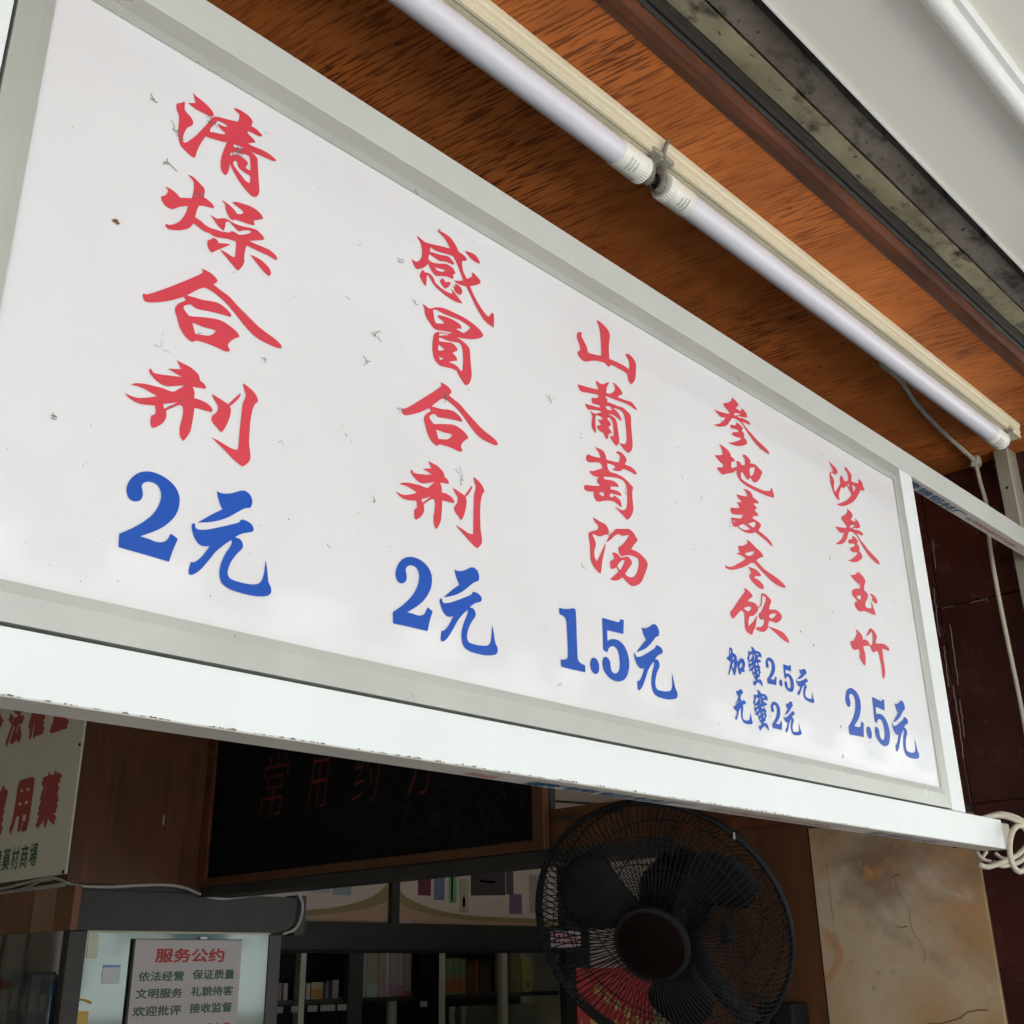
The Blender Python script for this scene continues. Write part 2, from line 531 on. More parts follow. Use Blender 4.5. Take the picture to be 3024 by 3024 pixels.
GLYPHS = '''
r|O3306,6372 3327,6358 3342,6351 3362,6350 3409,6338 3450,6323 3482,6304 3497,6285 3504,6262 3488,6249 3463,6242 3419,6236 3355,6232 3304,6241 3277,6250 3309,6267 3341,6289 3332,6308|O3187,6185 3220,6213 3241,6239 3252,6234 3253,6197 3258,6168 3275,6154 3305,6138 3327,6119 3338,6093 3333,6065 3306,6035 3286,5996 3273,5945 3268,5899 3270,5874 3290,5873 3311,5896 3366,5980 3415,6075 3456,6160 3489,6231 3507,6257 3536,6276 3585,6293 3635,6309 3719,6339 3726,6373 3726,6421 3692,6431 3673,6441 3679,6453 3715,6463 3763,6464 3806,6457 3834,6443 3849,6421 3843,6371 3878,6373 3916,6362 3948,6344 3946,6330 3923,6318 3883,6313 3845,6310 3817,6305 3810,6286 3832,6274 3860,6265 3882,6253 3892,6234 3864,6217 3824,6187 3866,6187 3925,6197 3978,6203 4032,6201 4077,6190 4101,6179 4085,6162 4042,6150 3977,6143 3914,6134 3845,6124 3877,6121 3905,6109 3925,6088 3934,6020 3952,5892 3965,5817 3963,5766 3942,5730 3917,5715 3880,5721 3814,5760 3758,5810 3713,5860 3683,5903 3680,5852 3674,5811 3659,5778 3639,5780 3616,5805 3605,5841 3604,5911 3615,5982 3629,6046 3643,6088 3586,6067 3508,6044 3454,6034 3434,5983 3411,5916 3394,5852 3387,5797 3376,5784 3352,5785 3302,5803 3261,5826 3240,5867 3227,5927 3222,6005 3220,6057 3212,6096 3196,6118 3187,6155|H3696,6094 3711,6107 3751,6116 3793,6121 3758,6100 3708,6079|H3539,6240 3564,6245 3600,6247 3631,6243 3627,6231 3592,6218 3567,6215 3542,6212 3554,6193 3581,6177 3618,6166 3614,6150 3575,6131 3531,6116 3487,6097 3485,6118 3497,6150 3519,6191 3536,6223|H3679,5999 3693,6023 3722,6040 3767,6053 3813,6069 3842,6075 3856,6052 3867,5981 3867,5943 3845,5941 3824,5946 3826,5955 3841,5989 3838,6009 3817,6019 3785,6028 3749,6029 3719,6016 3695,5994 3680,5975|H3711,5935 3720,5951 3734,5960 3748,5951 3756,5923 3775,5907 3823,5896 3868,5894 3875,5882 3875,5832 3861,5819 3829,5828 3790,5855 3746,5885 3718,5912
r|O3341,5603 3380,5610 3422,5596 3458,5577 3486,5561 3496,5532 3491,5480 3521,5475 3557,5463 3581,5449 3586,5427 3544,5414 3499,5402 3462,5385 3450,5345 3443,5305 3440,5267 3490,5260 3532,5243 3578,5242 3630,5251 3676,5259 3741,5284 3746,5298 3769,5309 3799,5307 3823,5305 3866,5330 3906,5361 3928,5387 3918,5392 3886,5380 3851,5360 3820,5335 3793,5341 3761,5359 3730,5376 3706,5369 3697,5347 3694,5309 3686,5271 3668,5277 3631,5294 3599,5323 3574,5344 3556,5358 3585,5352 3620,5350 3664,5377 3704,5391 3747,5385 3800,5388 3860,5401 3919,5419 3968,5428 4006,5416 4036,5397 4048,5378 4029,5362 3970,5327 3916,5296 3960,5296 4034,5302 4096,5305 4141,5293 4171,5276 4179,5252 4158,5241 4101,5248 4026,5245 3959,5243 3904,5243 3892,5237 3886,5197 3883,5134 3886,5081 3868,5030 3845,4990 3827,4989 3786,5015 3730,5053 3693,5077 3673,5094 3715,5094 3762,5087 3789,5085 3803,5098 3804,5150 3803,5211 3796,5232 3738,5221 3681,5204 3619,5184 3566,5191 3538,5185 3486,5194 3432,5210 3415,5170 3385,5133 3339,5098 3287,5071 3245,5058 3217,5067 3213,5091 3246,5098 3286,5129 3325,5176 3352,5238 3366,5288 3371,5334 3328,5306 3292,5277 3258,5243 3225,5236 3186,5245 3161,5273 3153,5301 3183,5326 3200,5363 3201,5384 3174,5401 3212,5406 3257,5397 3304,5372 3347,5393 3394,5415 3402,5459 3404,5516 3398,5561 3380,5585|O3642,5536 3685,5533 3734,5519 3766,5501 3786,5484 3815,5493 3842,5520 3830,5535 3792,5547 3758,5554 3735,5567 3776,5589 3830,5602 3884,5612 3940,5613 3985,5599 4015,5577 4018,5556 3978,5527 3936,5497 3951,5467 3935,5453 3893,5443 3833,5433 3773,5421 3751,5403 3726,5412 3699,5447 3685,5477 3678,5511|O3600,5163 3620,5170 3644,5161 3654,5143 3696,5163 3736,5178 3753,5178 3721,5148 3689,5117 3670,5097 3636,5064 3610,5036 3592,5039 3570,5064 3561,5095 3564,5121 3588,5145|O3935,5178 3982,5180 4032,5177 4076,5161 4116,5137 4131,5101 4122,5073 4102,5069 4051,5093 3992,5133 3953,5163
r|O3528,4857 3565,4861 3611,4857 3651,4842 3676,4821 3668,4797 3642,4772 3705,4752 3786,4729 3869,4681 3953,4638 4038,4595 4122,4565 4207,4544 4257,4521 4280,4501 4271,4481 4226,4472 4157,4473 4075,4478 4005,4502 3934,4544 3856,4602 3793,4646 3725,4681 3658,4704 3606,4712 3565,4705 3522,4667 3477,4620 3443,4583 3504,4594 3572,4603 3640,4623 3697,4633 3750,4624 3797,4602 3819,4579 3811,4562 3756,4555 3674,4541 3599,4524 3538,4510 3506,4515 3481,4523 3451,4506 3429,4484 3428,4464 3452,4443 3484,4427 3556,4452 3648,4481 3716,4498 3781,4494 3848,4474 3890,4450 3902,4428 3862,4396 3827,4355 3813,4324 3818,4306 3833,4287 3822,4268 3784,4260 3726,4265 3638,4263 3564,4253 3543,4244 3527,4227 3499,4231 3460,4252 3426,4287 3403,4327 3383,4375 3363,4422 3368,4456 3386,4489 3419,4520 3439,4539 3420,4561 3376,4526 3326,4488 3253,4442 3186,4407 3141,4392 3117,4402 3110,4433 3114,4451 3140,4452 3215,4513 3297,4585 3380,4662 3464,4741 3521,4797 3549,4831 3544,4848|H3508,4380 3538,4383 3601,4384 3663,4395 3700,4398 3690,4371 3650,4333 3595,4315 3541,4301 3528,4331
r|O3417,4035 3469,4030 3523,4024 3566,4009 3601,3986 3617,3948 3645,3938 3669,3914 3664,3897 3620,3890 3562,3876 3579,3850 3585,3823 3582,3794 3629,3798 3684,3792 3721,3776 3739,3752 3728,3735 3678,3730 3625,3725 3593,3721 3592,3668 3588,3597 3580,3531 3557,3477 3535,3441 3513,3457 3501,3492 3498,3542 3508,3609 3511,3662 3502,3699 3481,3704 3433,3668 3381,3622 3387,3594 3385,3560 3365,3518 3330,3481 3302,3460 3285,3468 3277,3499 3278,3547 3303,3567 3305,3599 3296,3630 3242,3616 3189,3604 3134,3609 3094,3625 3069,3644 3114,3638 3168,3642 3226,3665 3278,3691 3304,3708 3259,3715 3213,3724 3163,3727 3102,3720 3145,3746 3208,3765 3263,3772 3335,3781 3415,3782 3452,3814 3499,3862 3449,3842 3388,3814 3338,3805 3286,3820 3243,3847 3224,3866 3227,3893 3238,3891 3257,3873 3296,3876 3374,3895 3475,3922 3427,3930 3386,3938 3356,3942 3407,3960 3460,3979 3443,4005|H3354,3662 3397,3684 3459,3715 3452,3706 3410,3671 3366,3631|O3716,3878 3761,3871 3811,3859 3860,3847 3894,3896 3928,3942 3948,3968 3957,3962 3936,3918 3903,3869 3874,3837 3886,3802 3880,3747 3864,3687 3844,3639 3828,3610 3807,3612 3790,3629 3758,3650 3737,3675 3740,3709 3770,3749 3780,3788 3773,3809 3746,3835|O3965,4060 4001,4052 4048,4033 4086,4004 4103,3973 4103,3954 4079,3924 4062,3860 4054,3772 4055,3682 4059,3594 4076,3516 4076,3469 4054,3433 4026,3403 4001,3404 3930,3437 3865,3477 3801,3513 3749,3543 3799,3536 3861,3522 3911,3512 3954,3513 3971,3529 3972,3594 3972,3695 3975,3804 3979,3897 3999,3968 3982,4008
b|O3167,2960 3170,3004 3194,3059 3237,3106 3289,3133 3350,3143 3413,3136 3473,3114 3522,3076 3550,3025 3555,2971 3546,2913 3520,2859 3470,2794 3403,2737 3301,2671 3361,2669 3411,2663 3447,2668 3477,2682 3499,2708 3511,2739 3521,2746 3571,2723 3544,2639 3523,2549 3375,2555 3161,2560 3154,2650 3236,2710 3307,2773 3366,2841 3401,2908 3416,2974 3410,3021 3385,3056 3346,3069 3303,3062 3275,3039 3269,3015 3278,2994 3285,2959 3274,2923 3243,2902 3207,2900 3180,2923
b|O3831,3156 3851,3147 3892,3150 3946,3169 3992,3194 4032,3216 4071,3218 4105,3198 4123,3161 4119,3124 4106,3103 4065,3087 4006,3039 3942,2986 3871,2942 3794,2907 3704,2878 3753,2921 3820,2978 3888,3029 3863,3066 3843,3111|O3664,2828 3665,2853 3676,2868 3687,2859 3692,2839 3716,2831 3786,2850 3882,2894 3980,2943 4026,2968 4038,2987 4058,2999 4101,2995 4137,2979 4152,2954 4142,2929 4081,2903 4041,2880 4006,2850 4044,2849 4068,2829 4076,2800 4064,2772 4021,2717 3986,2652 3970,2587 3982,2553 4010,2538 4085,2534 4154,2538 4215,2553 4248,2584 4262,2631 4268,2690 4271,2744 4285,2694 4298,2627 4308,2585 4328,2558 4335,2522 4319,2495 4278,2476 4195,2461 4106,2458 4010,2464 3948,2484 3918,2519 3906,2571 3914,2634 3940,2709 3975,2774 3985,2808 3977,2822 3921,2769 3866,2709 3815,2629 3758,2548 3716,2509 3692,2497 3678,2502 3673,2528 3683,2587 3714,2596 3761,2646 3814,2734 3760,2722 3726,2731 3690,2768
r|O5640,6223 5682,6211 5736,6203 5815,6222 5925,6255 6043,6287 6018,6324 5974,6367 5923,6389 5892,6395 5886,6408 5898,6418 5960,6421 6036,6416 6093,6384 6132,6342 6157,6305 6202,6305 6241,6294 6262,6274 6251,6252 6201,6227 6203,6168 6222,6106 6267,6056 6306,6091 6335,6121 6328,6157 6351,6162 6397,6145 6436,6125 6446,6104 6423,6072 6370,6033 6305,5992 6344,5934 6402,5863 6473,5803 6532,5769 6558,5775 6582,5813 6609,5838 6622,5814 6623,5760 6617,5673 6525,5690 6473,5716 6421,5763 6357,5837 6292,5921 6254,5968 6178,5949 6121,5949 6093,5958 6152,5980 6216,6016 6177,6090 6120,6182 6088,6221 6013,6209 5926,6185 5858,6173 5797,6180 5792,6129 5865,6144 5951,6165 6007,6187 6050,6181 6082,6164 6104,6142 6076,6125 6020,6120 5976,6110 5915,6085 5860,6088 5805,6095 5783,6096 5775,6038 5806,6026 5854,6034 5927,6061 5989,6091 6051,6094 6095,6078 6117,6045 6083,6015 6093,5979 6077,5968 6021,5961 5941,5934 5874,5905 5832,5919 5801,5947 5773,5992 5747,5948 5700,5901 5633,5862 5609,5881 5588,5912 5575,5946 5605,5936 5634,5940 5669,5973 5692,6021 5697,6082 5690,6132 5671,6176 5637,6204|H5858,5990 5916,6002 5983,6021 5968,5995 5916,5973 5873,5971|O6233,6355 6299,6373 6365,6380 6411,6358 6441,6319 6431,6307 6384,6300 6345,6303 6286,6325|O5709,5892 5739,5875 5772,5888 5814,5887 5845,5862 5869,5826 5918,5807 5986,5796 6072,5798 6078,5828 6053,5856 6090,5839 6141,5808 6207,5764 6185,5751 6103,5738 6023,5744 5943,5760 5870,5784 5821,5819 5778,5865 5761,5857 5757,5805 5754,5743 5733,5742 5703,5769 5679,5804 5684,5843|O5954,5919 5972,5909 5994,5890 6028,5914 6056,5919 6047,5888 6022,5850 5985,5817 5961,5832 5930,5855 5920,5877|O6107,5932 6146,5934 6184,5925 6203,5896 6197,5861 6175,5838 6140,5835 6106,5851 6096,5879 6059,5902 6099,5891 6115,5906
r|O5712,5536 5750,5529 5800,5523 5860,5559 5916,5587 5983,5605 6063,5611 6155,5615 6248,5614 6330,5603 6402,5585 6455,5558 6478,5531 6455,5499 6395,5459 6318,5421 6225,5390 6139,5366 6202,5359 6260,5340 6297,5312 6306,5248 6312,5179 6320,5111 6324,5056 6314,4995 6288,4943 6260,4920 6237,4918 6191,4957 6157,4990 6135,5019 6078,5018 6006,5003 5934,4991 5885,5012 5854,5051 5840,5114 5841,5189 5854,5269 5880,5309 5919,5328 5986,5349 6031,5359 6081,5392 5974,5363 5891,5340 5852,5342 5819,5363 5780,5398 5749,5436 5737,5493|H5841,5527 5877,5543 5927,5544 6001,5545 6086,5556 6172,5562 6248,5558 6310,5543 6283,5507 6225,5450 6190,5448 6127,5447 6155,5466 6196,5482 6193,5505 6167,5523 6121,5529 6063,5531 5995,5523 5933,5510 5892,5490 5917,5472 5962,5463 5980,5447 5946,5428 5879,5403 5859,5437 5849,5485|H5919,5314 5975,5337 6031,5349 6031,5342 5975,5319 5919,5290|H5917,5273 5953,5278 5998,5281 6065,5292 6122,5309 6167,5321 6193,5303 6208,5266 6215,5211 6217,5141 6211,5068 6197,5032 6174,5048 6146,5065 6100,5073 6039,5069 6089,5099 6142,5125 6134,5155 6111,5169 6083,5181 6117,5209 6148,5231 6133,5259 6099,5278 6059,5278 5998,5259 5917,5235|H5910,5199 5954,5189 5987,5175 5954,5153 5908,5134|H5919,5080 5950,5078 5977,5080 5950,5057 5928,5053
r|O5931,4822 5968,4827 6012,4822 6051,4808 6075,4786 6067,4763 6040,4737 6101,4717 6180,4694 6260,4646 6341,4603 6423,4560 6505,4529 6588,4508 6637,4486 6658,4465 6649,4446 6604,4436 6536,4437 6455,4443 6388,4466 6320,4509 6245,4567 6184,4612 6118,4647 6053,4669 6002,4678 5962,4671 5918,4632 5872,4586 5838,4548 5898,4560 5965,4568 6033,4589 6089,4598 6141,4589 6187,4567 6207,4544 6199,4527 6145,4520 6063,4506 5989,4489 5928,4475 5897,4480 5872,4488 5843,4472 5820,4449 5819,4429 5841,4408 5873,4392 5944,4417 6035,4446 6103,4463 6167,4459 6232,4439 6272,4414 6283,4393 6243,4360 6207,4320 6193,4288 6197,4271 6210,4252 6199,4233 6161,4225 6104,4230 6018,4228 5945,4218 5924,4209 5907,4192 5880,4196 5842,4217 5810,4252 5789,4292 5771,4340 5753,4388 5759,4422 5778,4455 5812,4486 5832,4504 5814,4526 5769,4492 5718,4453 5645,4408 5578,4373 5534,4357 5510,4368 5505,4399 5509,4416 5535,4418 5611,4478 5693,4551 5778,4628 5864,4706 5922,4763 5951,4796 5947,4814|H5894,4345 5924,4348 5985,4349 6047,4360 6084,4363 6073,4336 6032,4298 5977,4280 5923,4266 5912,4296
r|O5806,4019 5857,4014 5909,4008 5951,3991 5985,3968 6001,3930 6028,3919 6050,3895 6046,3878 6003,3872 5946,3859 5963,3833 5968,3805 5965,3776 6011,3780 6064,3773 6100,3756 6117,3733 6107,3716 6057,3712 6005,3707 5974,3704 5973,3650 5968,3580 5960,3514 5936,3461 5914,3425 5893,3441 5881,3476 5879,3527 5890,3593 5894,3646 5885,3683 5864,3688 5817,3653 5766,3608 5771,3580 5769,3545 5749,3505 5714,3468 5686,3447 5669,3455 5663,3486 5664,3534 5689,3554 5691,3586 5683,3617 5630,3603 5578,3593 5524,3599 5485,3616 5461,3635 5505,3628 5558,3631 5614,3653 5666,3678 5691,3694 5647,3703 5603,3712 5554,3716 5494,3710 5536,3735 5599,3753 5652,3760 5723,3768 5801,3768 5837,3798 5884,3846 5834,3826 5775,3800 5726,3792 5675,3807 5634,3834 5615,3853 5618,3880 5629,3879 5648,3860 5686,3863 5762,3880 5861,3906 5815,3915 5775,3923 5745,3927 5795,3944 5847,3963 5831,3989|H5740,3648 5782,3669 5844,3700 5836,3691 5795,3656 5751,3617|O6097,3858 6140,3850 6189,3838 6237,3826 6271,3874 6304,3919 6324,3945 6333,3939 6312,3895 6279,3847 6250,3815 6261,3781 6255,3725 6239,3666 6219,3618 6203,3590 6182,3591 6166,3609 6135,3631 6115,3656 6118,3689 6147,3729 6158,3768 6151,3789 6125,3815|O6342,4037 6377,4028 6423,4008 6459,3979 6476,3948 6475,3929 6452,3899 6435,3836 6425,3748 6426,3658 6429,3570 6444,3492 6444,3445 6422,3409 6394,3380 6369,3381 6300,3415 6237,3456 6175,3493 6125,3524 6173,3516 6234,3501 6283,3490 6325,3491 6342,3507 6343,3571 6344,3672 6349,3781 6354,3874 6374,3944 6358,3985
b|O5481,2923 5485,2967 5510,3024 5553,3073 5605,3103 5666,3116 5729,3113 5788,3093 5836,3058 5863,3008 5868,2954 5857,2895 5830,2840 5780,2772 5712,2711 5610,2639 5670,2641 5719,2637 5755,2644 5785,2659 5807,2687 5820,2718 5830,2726 5880,2705 5851,2620 5828,2528 5681,2526 5468,2520 5463,2610 5546,2675 5617,2742 5677,2813 5714,2883 5729,2949 5724,2997 5699,3031 5661,3042 5618,3033 5590,3007 5584,2984 5592,2962 5598,2928 5587,2891 5556,2868 5520,2865 5494,2886
b|O6120,3124 6140,3116 6180,3120 6233,3139 6279,3166 6318,3188 6356,3190 6390,3172 6409,3136 6406,3099 6392,3079 6352,3061 6294,3014 6231,2960 6162,2915 6086,2879 5998,2848 6045,2891 6111,2949 6178,3000 6152,3036 6132,3081|O5958,2798 5959,2823 5970,2837 5981,2829 5986,2810 6010,2802 6079,2823 6174,2868 6270,2918 6315,2944 6327,2963 6347,2975 6389,2972 6425,2957 6440,2933 6430,2908 6370,2881 6331,2857 6297,2827 6334,2827 6358,2808 6367,2780 6356,2752 6314,2697 6280,2632 6265,2567 6277,2534 6305,2520 6380,2518 6447,2524 6508,2539 6540,2571 6553,2618 6558,2675 6560,2729 6576,2680 6589,2614 6600,2574 6620,2548 6627,2512 6611,2485 6571,2466 6489,2449 6401,2444 6306,2448 6244,2466 6214,2500 6202,2551 6208,2613 6234,2687 6267,2752 6277,2786 6269,2799 6214,2746 6161,2685 6110,2605 6055,2524 6014,2485 5990,2473 5976,2477 5971,2502 5980,2561 6011,2571 6057,2621 6108,2709 6054,2695 6021,2704 5985,2739
r|O8190,6444 8228,6448 8286,6440 8344,6421 8383,6395 8402,6368 8405,6325 8388,6252 8376,6174 8374,6109 8375,6045 8447,6052 8549,6058 8651,6060 8705,6047 8720,6074 8721,6127 8715,6160 8686,6188 8661,6208 8671,6225 8703,6239 8752,6241 8806,6219 8837,6187 8845,6150 8834,6076 8823,5993 8793,5934 8762,5896 8739,5876 8715,5878 8692,5895 8680,5933 8672,5978 8621,5988 8531,5987 8453,5986 8382,5975 8374,5950 8361,5938 8332,5942 8287,5960 8217,5947 8146,5928 8064,5894 7983,5853 7943,5844 7905,5851 7867,5873 7842,5908 7876,5935 7895,5959 7889,6007 7866,6052 7849,6095 7854,6131 7872,6157 7899,6174 7927,6178 7932,6164 7924,6135 7948,6103 7979,6070 8003,6037 8019,5974 8105,5991 8233,6022 8241,6055 8245,6141 8245,6227 8239,6320 8223,6383
r|O7827,5528 7905,5541 8005,5559 8167,5590 8152,5628 8130,5663 8131,5687 8161,5684 8197,5678 8252,5690 8297,5723 8351,5754 8346,5737 8309,5683 8300,5641 8288,5601 8337,5611 8388,5639 8434,5683 8444,5713 8433,5748 8404,5770 8447,5772 8508,5755 8549,5726 8571,5699 8558,5680 8519,5661 8485,5625 8548,5628 8630,5638 8713,5651 8768,5629 8810,5595 8800,5585 8758,5585 8702,5596 8614,5595 8507,5582 8395,5571 8309,5564 8269,5549 8306,5526 8295,5498 8378,5508 8483,5516 8558,5526 8619,5513 8674,5493 8696,5457 8689,5380 8690,5315 8692,5233 8694,5147 8684,5092 8653,5044 8613,5011 8589,5012 8535,5031 8466,5082 8509,5086 8566,5100 8587,5133 8597,5184 8598,5262 8594,5325 8585,5400 8570,5447 8541,5472 8480,5478 8417,5466 8392,5455 8458,5442 8499,5413 8521,5382 8529,5363 8513,5353 8482,5360 8440,5371 8380,5375 8294,5353 8366,5357 8414,5348 8442,5315 8453,5254 8462,5185 8467,5131 8460,5078 8439,5050 8417,5029 8390,5037 8350,5066 8308,5105 8348,5114 8373,5129 8381,5165 8379,5212 8375,5270 8356,5306 8327,5322 8288,5312 8289,5287 8324,5274 8340,5249 8333,5232 8301,5210 8306,5191 8334,5175 8351,5151 8301,5130 8282,5077 8260,5052 8242,5059 8221,5090 8205,5109 8157,5110 8123,5123 8106,5149 8120,5162 8150,5172 8175,5192 8153,5209 8118,5227 8191,5252 8204,5274 8181,5283 8128,5279 8098,5266 8091,5234 8088,5170 8090,5108 8092,5075 8081,5062 8056,5075 8031,5100 8022,5138 8032,5192 8041,5245 8028,5266 7995,5286 8041,5285 8087,5287 8148,5313 8197,5335 8180,5346 8114,5335 8054,5316 7983,5296 7950,5314 7931,5347 7987,5352 8057,5366 8129,5377 8183,5390 8172,5407 8142,5405 8059,5389 8043,5411 8040,5444 8063,5459 8112,5475 8148,5493 8159,5514 8145,5526 8091,5514 8001,5492 7901,5467 7864,5470 7845,5490|H8264,5436 8313,5452 8356,5457 8375,5427 8334,5415 8292,5406
r|O8059,4909 8094,4901 8149,4904 8192,4895 8221,4871 8231,4845 8238,4814 8335,4828 8437,4846 8452,4877 8465,4916 8454,4939 8419,4943 8404,4951 8418,4967 8460,4978 8511,4971 8554,4949 8574,4925 8565,4895 8540,4865 8546,4856 8623,4861 8681,4852 8718,4833 8735,4810 8721,4795 8669,4796 8605,4802 8509,4796 8482,4772 8448,4753 8384,4735 8316,4733 8348,4750 8378,4770 8378,4779 8332,4786 8245,4775 8248,4738 8264,4708 8300,4694 8375,4702 8463,4701 8532,4688 8606,4658 8658,4630 8640,4581 8634,4510 8638,4442 8640,4391 8622,4335 8582,4279 8532,4235 8509,4240 8452,4266 8393,4295 8327,4323 8376,4320 8425,4315 8476,4325 8513,4351 8535,4396 8547,4463 8551,4537 8547,4605 8522,4645 8479,4663 8403,4659 8309,4640 8177,4606 8185,4581 8250,4592 8312,4605 8374,4600 8407,4585 8414,4561 8351,4548 8282,4530 8279,4499 8342,4509 8404,4513 8444,4501 8454,4479 8438,4471 8375,4464 8313,4458 8269,4448 8258,4412 8316,4415 8324,4445 8367,4440 8416,4425 8441,4398 8444,4357 8434,4343 8392,4358 8344,4374 8288,4371 8220,4357 8152,4333 8090,4306 8042,4299 8014,4328 8007,4360 8016,4393 7946,4374 7893,4365 7862,4378 7864,4404 7891,4428 7963,4444 8084,4476 8112,4495 8074,4505 8066,4528 8083,4558 8106,4578 8042,4567 7989,4571 7957,4586 7967,4604 8009,4615 8084,4652 8162,4693 8161,4723 8126,4746 8058,4725 7979,4700 7931,4694 7909,4715 7917,4751 7949,4783 7984,4781 8044,4784 8142,4801 8133,4838 8098,4870|H8091,4407 8168,4434 8168,4394 8137,4381 8096,4390
r|O7971,4106 8018,4104 8079,4093 8153,4088 8191,4069 8215,4036 8212,4004 8196,3983 8159,3974 8120,3953 8085,3936 8045,3929 8001,3931 7965,3933 7958,3917 7981,3889 8001,3856 8002,3818 7986,3783 7975,3742 7977,3698 7999,3650 8035,3697 8073,3756 8110,3815 8152,3878 8160,3874 8138,3811 8110,3735 8085,3656 8069,3584 8061,3550 8036,3546 7993,3566 7951,3597 7921,3638 7912,3689 7915,3761 7913,3818 7903,3876 7898,3917 7927,3942 7975,3964 8033,3993 8057,4017 8047,4042 8010,4066|O8171,3904 8212,3961 8274,4029 8324,4074 8355,4090 8445,4112 8524,4135 8565,4135 8618,4117 8651,4085 8682,4059 8665,4033 8612,3983 8565,3923 8637,3924 8708,3912 8772,3884 8815,3851 8824,3817 8797,3759 8753,3686 8711,3621 8665,3579 8602,3545 8548,3529 8507,3533 8451,3556 8395,3586 8358,3558 8310,3533 8264,3521 8224,3517 8199,3523 8244,3554 8292,3592 8338,3630 8326,3654 8304,3667 8262,3644 8230,3632 8214,3642 8208,3675 8212,3703 8240,3727 8276,3749 8275,3780 8252,3805 8264,3814 8304,3820 8350,3810 8377,3790 8425,3802 8473,3823 8509,3827 8543,3811 8565,3785 8556,3760 8524,3725 8478,3675 8440,3631 8473,3618 8526,3617 8575,3632 8613,3664 8647,3711 8671,3772 8678,3821 8666,3850 8625,3857 8559,3855 8481,3839 8426,3816 8396,3810 8368,3826 8357,3866 8362,3895 8393,3915 8443,3955 8502,4018 8539,4068 8524,4070 8493,4055 8444,4036 8409,4033 8379,4033 8338,4022 8289,3987 8227,3934 8176,3898|H8323,3689 8380,3748 8416,3772 8446,3774 8431,3741 8398,3694 8375,3658 8344,3662
b|O7431,3066 7498,3070 7564,3083 7621,3102 7663,3100 7667,3003 7665,2876 7665,2749 7666,2656 7673,2619 7705,2597 7769,2586 7767,2521 7580,2516 7434,2517 7431,2581 7475,2589 7512,2603 7530,2631 7533,2756 7530,2881 7525,2962 7508,2990 7477,3002 7433,3005
b|O7843,2624 7864,2666 7899,2682 7941,2673 7968,2634 7969,2590 7952,2549 7917,2530 7880,2537 7849,2569
b|O8049,3098 8143,3101 8285,3104 8312,3119 8327,3142 8378,3142 8360,2999 8236,2994 8113,2989 8112,2882 8159,2908 8220,2922 8290,2919 8359,2886 8405,2829 8427,2754 8421,2680 8391,2604 8341,2550 8268,2519 8188,2512 8111,2531 8050,2572 8022,2624 8026,2676 8046,2711 8076,2722 8114,2711 8137,2683 8140,2638 8150,2602 8184,2585 8224,2590 8261,2621 8280,2669 8283,2735 8270,2797 8238,2837 8189,2848 8143,2829 8116,2801 8099,2769 8043,2785 8046,2918
b|O8657,3131 8677,3123 8717,3128 8768,3148 8812,3175 8850,3198 8888,3202 8922,3184 8943,3148 8941,3112 8929,3091 8889,3073 8834,3024 8774,2969 8708,2923 8634,2886 8548,2853 8593,2897 8656,2956 8720,3009 8692,3044 8670,3088|O8511,2803 8510,2827 8521,2842 8532,2834 8538,2814 8562,2808 8630,2829 8721,2876 8814,2928 8858,2955 8869,2975 8888,2987 8930,2985 8967,2971 8983,2947 8974,2921 8915,2893 8878,2869 8845,2838 8882,2839 8907,2821 8916,2792 8907,2764 8867,2708 8837,2644 8825,2579 8838,2546 8867,2532 8941,2531 9008,2539 9067,2556 9097,2588 9108,2635 9111,2692 9110,2746 9128,2697 9144,2632 9156,2592 9177,2566 9186,2531 9172,2503 9133,2483 9052,2465 8965,2458 8871,2460 8809,2477 8777,2510 8763,2561 8767,2623 8789,2697 8819,2762 8827,2796 8819,2809 8766,2756 8716,2694 8670,2613 8619,2531 8580,2492 8557,2479 8543,2483 8537,2508 8543,2567 8573,2577 8616,2627 8664,2716 8611,2702 8577,2710 8540,2744
r|O10760,6467 10817,6458 10872,6441 10902,6420 10898,6398 10862,6375 10827,6342 10885,6340 10948,6342 10962,6384 10982,6391 11024,6377 11068,6351 11076,6312 11058,6294 11000,6278 10946,6261 10901,6258 10839,6236 10898,6237 10973,6251 11048,6256 11107,6254 11133,6231 11119,6215 11077,6207 11018,6207 10943,6199 10996,6165 11057,6131 11126,6105 11217,6067 11324,6035 11426,6009 11498,5982 11520,5957 11501,5940 11429,5941 11340,5953 11239,5979 11149,6022 11069,6072 11010,6115 10958,6156 10896,6180 10824,6186 10766,6181 10720,6163 10686,6128 10642,6077 10584,6021 10515,5984 10426,5948 10348,5932 10289,5929 10351,5953 10426,5992 10504,6046 10553,6095 10579,6126 10512,6105 10462,6098 10403,6117 10341,6148 10415,6155 10501,6170 10665,6202 10673,6232 10633,6249 10580,6270 10558,6290 10565,6312 10634,6344 10712,6387 10761,6428|H10768,6239 10793,6260 10847,6281 10907,6293 10928,6289 10857,6257 10795,6230|O10795,6140 10839,6142 10896,6134 10937,6122 10948,6098 10906,6063 10948,6053 10968,6019 10948,5985 10985,5971 11008,5951 11014,5922 10965,5892 10885,5850 10786,5817 10698,5798 10626,5792 10566,5789 10659,5821 10751,5865 10846,5917 10888,5953 10829,5945 10747,5930 10691,5933 10690,5953 10719,5979 10787,6000 10838,6024 10830,6044 10779,6040 10690,6018 10656,6028 10683,6067 10743,6081 10792,6101 10803,6125
